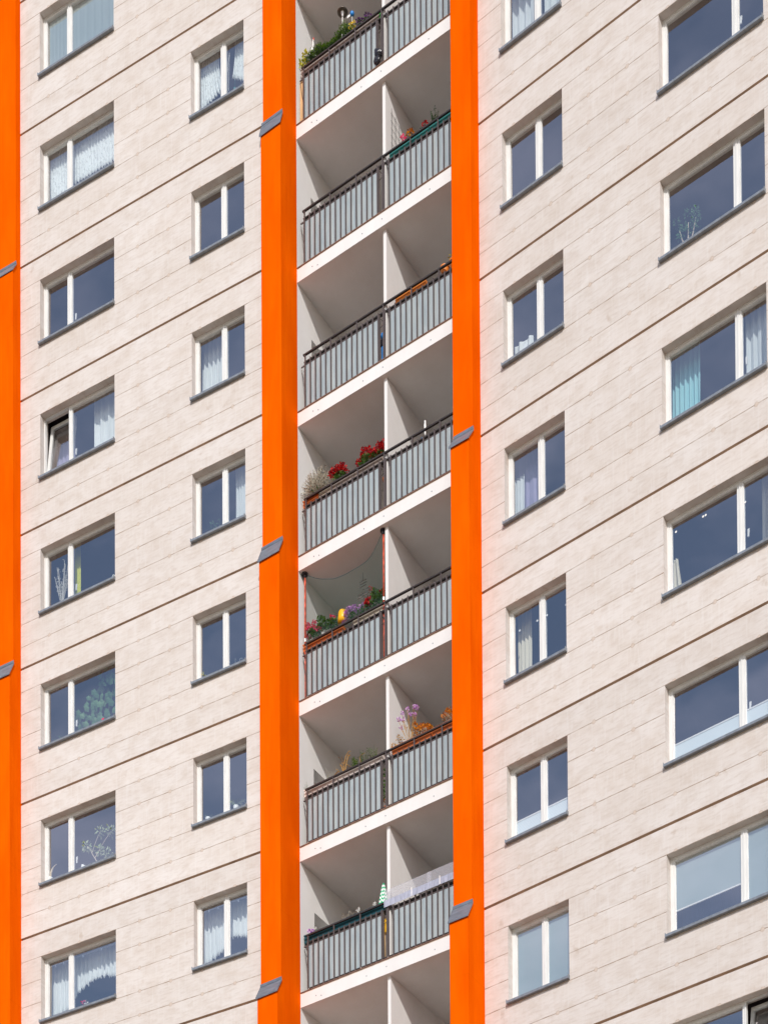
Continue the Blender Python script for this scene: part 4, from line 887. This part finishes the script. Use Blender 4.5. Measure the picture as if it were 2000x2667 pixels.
# --- floor 5: poles, net, flowers
planter(5, 1.15, 1.70, 'box_terra', 'terracotta flower box at left end of the netted balcony', z0=1.115, h=0.125)
planter(5, 1.72, 2.06, 'box_terra', 'short terracotta flower box under the yellow bucket', z0=1.115, h=0.125)
planter(5, 2.30, 2.955, 'box_beige', 'beige flower box next to divider of the netted balcony')
gera(5, 1.22, 'pink geranium trailing at left end of the netted balcony', [(1.14, 1.74), (1.27, 1.73), (1.28, 1.62), (1.17, 1.65), (1.16, 1.52), (1.41, 1.54), (1.24, 1.63), (1.34, 1.58)], [(1.26, 1.54, 0.07), (1.18, 1.55, 0.05), (1.33, 1.51, 0.05)], 'fl_pink', br=0.04)
gera(5, 1.60, 'leafy geranium with one pink bloom left of the yellow bucket', [(1.73, 1.60)], [(1.44, 1.69, 0.07), (1.51, 1.62, 0.09), (1.60, 1.57, 0.09), (1.70, 1.53, 0.08), (1.78, 1.50, 0.06), (1.42, 1.56, 0.06)], 'fl_pink', br=0.045)
t = plant('bucket', SB, 2.01, 0.18, -H*5+1.385, 'bright yellow plastic bucket upturned on the rail of the netted balcony', 'bucket')
bm = bmesh.new(); lathe(bm, [(0.095, -0.04), (0.092, 0.06), (0.085, 0.15), (0.07, 0.185), (0.04, 0.20)], seg=24); part(t, 'shell', bm, 'yellow_plastic', True)
def petunia(u, lb, pl, gl_):
    bed('petunia', 5, u, ZB, lb, 'petunia', [('blossoms', 'fl_purple', pl), ('foliage', 'leaf', gl_)], group='mauve petunias')
petunia(2.12, 'mauve petunias trailing beside the yellow bucket', [(2.05, 1.53, 0.05, 60, 0.035, 0.03), (1.99, 1.41, 0.05, 50, 0.035, 0.03), (2.02, 1.47, 0.04, 40, 0.035, 0.03), (2.09, 1.60, 0.055, 80, 0.035, 0.03), (2.18, 1.60, 0.055, 80, 0.035, 0.03), (2.24, 1.56, 0.045, 46, 0.035, 0.03)], [(2.12, 1.49, 0.07, 70, 0.04, 0.02), (2.20, 1.47, 0.08, 80, 0.04, 0.02)])
petunia(2.37, 'mauve petunias left of the red geraniums', [(2.34, 1.54, 0.045, 50, 0.035, 0.03), (2.41, 1.56, 0.045, 50, 0.035, 0.03)], [(2.32, 1.46, 0.08, 70, 0.04, 0.02), (2.42, 1.46, 0.08, 70, 0.04, 0.02)])
gera(5, 2.66, 'red geranium with high green leaves beside the right red pole', [(2.50, 1.56), (2.54, 1.60), (2.50, 1.50), (2.60, 1.76), (2.84, 1.60), (2.57, 1.55), (2.53, 1.51)], [(2.65, 1.68, 0.06), (2.72, 1.60, 0.09), (2.80, 1.56, 0.09), (2.55, 1.46, 0.07), (2.68, 1.50, 0.09), (2.80, 1.50, 0.07)])
for u, nm in ((1.185, 'left'), (2.975, 'right')):
    t = plant('net_pole', SB, u, 0.115, -H*5+0.13, f'weathered red pole at {nm} end of the netted balcony', 'pole', 'net poles'); top = H-0.17-0.13
    bm = bmesh.new(); tube(bm, [(0, 0, 0), (0, 0, 1.2)], 0.013, 8); tube(bm, [(0, 0, 1.2), (0.004, 0, top-0.05)], 0.0165, 8); part(t, 'tube', bm, 'redpole', True)
    bm = bmesh.new(); lathe(bm, [(0.022, top-0.09), (0.034, top-0.07), (0.034, top-0.035), (0.06, top-0.03), (0.06, top-0.004)]); part(t, 'foot_plate', bm, 'black')
    bm = bmesh.new(); lathe(bm, [(0.026, 1.17), (0.028, 1.2), (0.026, 1.23)]); part(t, 'collar', bm, 'steel')
NETP = [(1.20, 2.60), (1.26, 2.565), (1.40, 2.45), (1.55, 2.355), (1.84, 2.235), (2.13, 2.185), (2.41, 2.195), (2.64, 2.235), (2.79, 2.355), (2.88, 2.485), (2.955, 2.60)]
def nettop(x):
    for (x0, z0_), (x1, z1_) in zip(NETP, NETP[1:]):
        if x <= x1+1e-6: return z0_+(z1_-z0_)*(x-x0)/(x1-x0)
    return NETP[-1][1]
bm = bmesh.new(); n_, m_ = 40, 16; gg = []
for i in range(n_+1):
    x = 1.20+1.755*i/n_; zt_ = (nettop(max(1.20, x-0.05))+nettop(x)+nettop(min(2.955, x+0.05)))/3
    gg.append([bm.verts.new((x, 0.118+0.006*math.sin(9*x+j), 1.20+(zt_-1.20)*j/m_)) for j in range(m_+1)])
for i in range(n_):
    for j in range(m_): bm.faces.new((gg[i][j], gg[i+1][j], gg[i+1][j+1], gg[i][j+1]))
edge_pts = [tuple(g_[-1].co) for g_ in gg]
netme = mesh('net', bm, 'net', True)
t = empty('safety_net', SB.mw(0, 0, -H*5), None, label='sagging dark green net strung between two red poles', cat='net'); obj('mesh_sheet', netme, WM[t.name], t)
bm = bmesh.new(); tube(bm, edge_pts, 0.004, 4); obj('border_cord', mesh('border_cord', bm, 'box_darkteal'), WM[t.name], t)
t = plant('wind_chime', SB, 2.12, 0.7, -H*5+2.62, 'hanging mobile of mauve clay rings behind the green net', 'wind chime')
bm = bmesh.new(); tube(bm, [(0, 0, 0), (0, 0, -0.15)], 0.003, 4); part(t, 'cord', bm, 'wire'); bm = bmesh.new()
for x, z in ((0.0, -0.16), (0.01, -0.21), (-0.01, -0.26), (0.07, -0.34), (0.08, -0.39), (0.07, -0.44), (-0.05, -0.40), (-0.05, -0.45), (-0.05, -0.50)):
    tube(bm, [(x+0.065*math.cos(a), 0.05*math.sin(a), z+0.05*math.sin(a)) for a in [i*math.pi/8 for i in range(17)]], 0.008, 5)
part(t, 'rings', bm, 'rings')
t = plant('round_table', SB, 1.93, 0.16, -H*5+0.13, 'pale round table top standing on edge behind the frosted glass', 'table')
bm = bmesh.new()
lathe(bm, [(0.36, -0.01), (0.38, 0.0), (0.36, 0.015)], 0, 0, 0, 32)
for v in bm.verts: v.co = Vector((v.co.x, v.co.z, v.co.y+0.40))
part(t, 'top', bm, 'ceramic')
t = plant('crate', SB, 2.985, 0.17, -H*5+0.14, 'upright yellow brown wooden box in the gap by the netted balcony divider', 'crate')
bm = bmesh.new(); box(bm, -0.035, 0.035, 0, 0.16, 0.26, 0.70); part(t, 'wooden_side', bm, 'wood'); bm = bmesh.new(); box(bm, -0.035, 0.035, 0.01, 0.16, 0, 0.255); part(t, 'white_base', bm, 'ceramic')
# --- floor 6
planter(6, 1.16, 1.92, 'box_white', 'off white flower box with dried reeds, sixth balcony row, left', z0=1.11, h=0.125)
planter(6, 1.94, 2.93, 'box_white', 'off white flower box with wispy weeds, sixth balcony row', z0=1.11, h=0.125)
t = plant('dried_reed', SB, 2.02, 0.17, -H*6+ZB+0.06, 'curling orange brown dead stalks above the off white flower box', 'dried plant')
bm = bmesh.new()
for pts_ in ([(0, 0, 0), (0.0, 0, 0.15), (0.05, 0, 0.32), (0.12, 0, 0.39), (0.16, 0, 0.36)], [(0, 0, 0), (-0.05, 0, 0.16), (-0.06, 0, 0.2)], [(0, 0, 0.02), (0.08, 0, 0.03), (0.17, 0, 0.0)], [(-0.05, 0, 0), (-0.12, 0, 0.1), (-0.2, 0, 0.07), (-0.24, 0, 0.0)], [(-0.05, 0, 0.02), (-0.14, 0, 0.06), (-0.17, 0, 0.0)], [(0.02, 0, 0.0), (0.05, 0, 0.14), (0.1, 0, 0.3), (0.14, 0, 0.33)]):
    tube(bm, pts_, 0.011, 6, 0, 0.005)
for i in range(24): leaf(bm, (random.uniform(-0.1, 0.14), random.uniform(-.03, .03), random.uniform(0, 0.34)), rdir(0.2), 0.07, 0.012)
part(t, 'stalks', bm, 'dry')
def weed(k, u, lb, n_, hmin, hmax, spread, mat='leaf', lf=10, gl=0.03, nm='weed'):
    t = plant(nm, SB, u, 0.17, -H*k+ZB, lb, 'plant', 'wispy plants on the balconies'); bm = bmesh.new()
    for i in range(n_):
        e = Vector((random.uniform(-spread, spread), random.uniform(-.05, .05), random.uniform(hmin, hmax))); tube(bm, wand((e.x*0.4, 0, 0), e, 0.01, 3), 0.002, 3)
        for j in range(lf): leaf(bm, Vector((e.x*0.4, 0, 0)).lerp(e, random.uniform(0.25, 1)), rdir(0.5), gl, gl*0.3)
    part(t, 'stems', bm, mat)
weed(6, 2.28, 'fresh green weeds right of the curled dead stalks', 16, 0.14, 0.30, 0.07, 'leaf_bright', 16)
weed(6, 2.48, 'thin brownish green weeds above the off white box middle', 14, 0.18, 0.38, 0.12, 'leaf', 8)
weed(6, 2.68, 'wispy weeds near the divider, sixth balcony row', 12, 0.14, 0.32, 0.10, 'leaf_bright', 8)
weed(6, 1.74, 'sparse seed heads left of the curled dead stalks', 10, 0.14, 0.34, 0.14, 'leaf_grey', 5, 0.02)
weed(6, 1.16, 'tiny sprig at left end, sixth balcony row', 6, 0.12, 0.26, 0.05, 'leaf', 4, 0.02)
weed(6, 1.63, 'single yellowish bud stem at the box front', 2, 0.14, 0.20, 0.02, 'leaf_yellow', 5, 0.025)
t = plant('dried_stub', SB, 2.40, 0.17, -H*6+ZB+0.07, 'bent pale dead stub with two prongs between the weeds', 'dried plant'); bm = bmesh.new(); tube(bm, [(0.02, 0, 0), (-0.02, 0, 0.16), (0.0, 0, 0.19), (0.1, 0, 0.2)], 0.008, 5, 0, 0.005); part(t, 'stalk', bm, 'dry')
t = plant('potted_plant', SB, 2.985, 0.17, -H*6+0.13, 'green potted plant with orange blooms in the gap, sixth balcony row', 'potted plant')
bm = bmesh.new(); lathe(bm, [(0.045, 0), (0.06, 0.10), (0.068, 0.10), (0.068, 0.12)]); part(t, 'pot', bm, 'box_terra'); bm = bmesh.new()
for z_ in (0.3, 0.42, 0.54, 0.66, 0.78): puff(bm, (0, 0, z_), 0.06, 40, 0.055, 0.03)
part(t, 'foliage', bm, 'leaf'); bm = bmesh.new(); puff(bm, (0, 0, 0.22), 0.05, 30, 0.045, 0.035); part(t, 'blossoms', bm, 'fl_orange')
planter(6, 3.15, 3.99, 'box_terra', 'long terracotta flower box left of the next, sixth balcony row', h=0.15)
planter(6, 4.03, 4.90, 'box_terra', 'long terracotta flower box touching right pillar, sixth balcony row', h=0.15)
t = plant('verbena', SB, 3.50, 0.17, -H*6+ZB, 'tall thin verbena with mauve flower tufts on long stems', 'flower')
bm = bmesh.new()
for x, z_ in ((0.09, 0.72), (0.14, 0.68), (-0.06, 0.72), (-0.18, 0.70), (-0.25, 0.62), (0.0, 0.60), (0.09, 0.56), (-0.16, 0.58), (-0.20, 0.44), (0.03, 0.50), (-0.1, 0.48), (0.12, 0.62), (0.05, 0.40), (-0.03, 0.42)):
    e = (x, random.uniform(-.05, .05), z_-0.04); tube(bm, wand((random.uniform(-.03, .03), 0, 0), e, 0.0, 4), 0.0035, 4)
    for j in range(3): leaf(bm, (x*0.7, 0, z_*0.7), rdir(0.6), 0.05, 0.01)
for x, z_ in ((0.09, 0.72), (0.14, 0.68), (-0.06, 0.72), (-0.18, 0.70), (-0.25, 0.62), (0.0, 0.60), (0.09, 0.56), (-0.16, 0.58), (-0.20, 0.44)):
    b2 = bmesh.new(); puff(b2, (x, 0, z_-0.03), 0.032, 30, 0.028, 0.024); part(t, 'flower_tuft', b2, 'fl_purple')
part(t, 'stems', bm, 'dry')
bed('marigold', 6, 3.70, ZB, 'wide bush of orange brown blooms right of the verbena', 'flower', [('blossoms', 'fl_orange', [(3.57, 1.57, 0.05, 50, 0.035, 0.03), (3.62, 1.48, 0.07, 80, 0.035, 0.03), (3.70, 1.50, 0.07, 90, 0.035, 0.03), (3.78, 1.47, 0.06, 80, 0.035, 0.03), (3.84, 1.46, 0.04, 50, 0.035, 0.03), (3.52, 1.46, 0.05, 40, 0.035, 0.03)]), ('foliage', 'leaf_grey', [(3.60, 1.40, 0.07, 70, 0.04, 0.015), (3.74, 1.40, 0.06, 50, 0.04, 0.015)])])
bed('marigold', 6, 4.23, ZB, 'orange and rust blooms next to right pillar', 'flower', [('blossoms', 'fl_orange', [(4.22, 1.60, 0.06, 70, 0.035, 0.03), (4.16, 1.52, 0.05, 50, 0.035, 0.03), (4.27, 1.51, 0.07, 70, 0.035, 0.03), (4.34, 1.49, 0.06, 50, 0.035, 0.03)]), ('foliage', 'leaf_grey', [(4.22, 1.42, 0.09, 90, 0.04, 0.012), (4.32, 1.42, 0.07, 60, 0.04, 0.012)])])
bed('dried_sprig', 6, 3.17, ZB, 'small dry orange sprig at left end of terracotta boxes', 'dried plant', [('leaves', 'dry', [(3.17, 1.51, 0.035, 34, 0.04, 0.014, 0.08), (3.25, 1.45, 0.03, 14, 0.04, 0.014)])])
bed('trailing_sprig', 6, 3.06, ZB-0.03, 'dry leaves hanging over the left corner of the terracotta box', 'dried plant', [('leaves', 'dry', [(3.07, 1.40, 0.045, 40, 0.05, 0.022)])])
# --- floor 7
planter(7, 1.145, 2.05, 'box_darkteal', 'dark teal flower box at left end, lowest balcony row')
planter(7, 2.06, 2.93, 'box_darkteal', 'dark teal flower box next to divider, lowest balcony row')
def star(u, z, lb, r=0.05):
    t = plant('pinwheel', SB, u, 0.17, -H*7+z, lb, 'flower', 'white star blooms on the lowest balcony'); bm = bmesh.new()
    for i in range(7): a = i*0.9+0.4; leaf(bm, (0, 0, 0), Vector((math.cos(a), -0.2, math.sin(a)*0.9)), r, r*0.35)
    part(t, 'petals', bm, 'fl_white'); bm = bmesh.new(); tube(bm, [(0, 0, -0.12), (0, 0, 0)], 0.003, 4); part(t, 'stem', bm, 'stem')
star(2.33, 1.36, 'white star-shaped bloom above the middle of dark teal boxes', 0.065); star(2.70, 1.345, 'white star-shaped bloom left of the folded umbrella', 0.055); star(1.36, 1.36, 'small white bloom at left of dark teal boxes', 0.035)
bed('pale_weed', 7, 2.02, ZB, 'pale blurred greenery above the dark teal boxes', 'plant', [('foliage', 'leaf_grey', [(1.95, 1.40, 0.05, 30, 0.03, 0.012), (2.1, 1.41, 0.05, 30, 0.03, 0.012)])])
bed('petunia', 7, 1.14, ZB, 'small violet blooms at left end of dark teal box', 'petunia', [('blossoms', 'fl_purple', [(1.13, 1.42, 0.04, 34, 0.03, 0.03), (1.19, 1.41, 0.03, 24, 0.03, 0.03)])])
t = plant('parasol', SB, 2.905, 0.17, -H*7+0.13, 'folded green and white striped parasol on a wooden pole', 'parasol')
bm = bmesh.new(); tube(bm, [(0.025, 0, 0), (-0.005, 0, 1.20)], 0.013, 8); part(t, 'pole', bm, 'wood', True)
z0, z1, ns = 1.12, 1.53, 22
for mi_, (nm, mt) in enumerate((('green_stripes', 'um_green'), ('white_stripes', 'um_white'))):
    bm = bmesh.new()
    for q in range(11):
        if q % 2 != mi_: continue
        za, zb_ = z0+(z1-z0)*q/11, z0+(z1-z0)*(q+1)/11
        rings = []
        for z_ in (za, (za+zb_)/2, zb_):
            f = (z_-z0)/(z1-z0); r = 0.072*(1-f)**0.75+0.008
            rings.append([bm.verts.new((-0.01+r*(1+0.16*math.cos(8*a))*math.cos(a), r*(1+0.16*math.cos(8*a))*math.sin(a), z_+0.010*math.cos(8*a))) for a in [2*math.pi*i/32 for i in range(32)]])
        for i in range(2):
            for a in range(32): bm.faces.new((rings[i][a], rings[i][(a+1) % 32], rings[i+1][(a+1) % 32], rings[i+1][a]))
        if q == 10: bm.faces.new(rings[-1])
    part(t, nm, bm, mt)
t = plant('watering_can', SB, 2.985, 0.17, -H*7+0.83, 'yellow watering can hanging in the gap, lowest balcony row', 'watering can')
bm = bmesh.new(); lathe(bm, [(0.05, -0.14), (0.062, -0.12), (0.062, 0.10), (0.05, 0.13), (0.03, 0.14)]); part(t, 'body', bm, 'yellow_plastic', True); bm = bmesh.new()
tube(bm, [(0, 0, 0.13), (-0.02, 0, 0.2), (0.03, 0, 0.22), (0.04, 0, 0.12)], 0.008, 5); part(t, 'handle', bm, 'yellow_plastic')
t = plant('wind_screen', SB, 3.0, 0.092, -H*7+0.11, 'cloudy clear plastic wind screen above the rail, lowest balcony row', 'wind screen')
bm = bmesh.new(); box(bm, -0.01, 1.0, -0.045, -0.040, 1.08, 1.31); part(t, 'left_sheet', bm, 'clear'); bm = bmesh.new(); box(bm, 0.92, 1.87, -0.052, -0.048, 1.08, 1.31); part(t, 'right_sheet', bm, 'clear')
t = plant('foil_screen', SB, 3.09, 0.064, -H*7+0.128, 'crinkled pale blue foil strip between the rails, lowest balcony row', 'foil')
bm = bmesh.new(); n_ = 60; g2 = [[bm.verts.new((-0.09+1.88*i/n_, -0.045+random.uniform(-.0022, .0022), 0.962+0.125*j/4)) for j in range(5)] for i in range(n_+1)]
for i in range(n_):
    for j in range(4): bm.faces.new((g2[i][j], g2[i+1][j], g2[i+1][j+1], g2[i][j+1]))
part(t, 'sheet', bm, 'foil'); bm = bmesh.new()
for x in (0.52, 1.12): tube(bm, [(x, -0.060, 0.955), (x, -0.060, 1.11)], 0.007, 5)
part(t, 'ties', bm, 'ceramic')
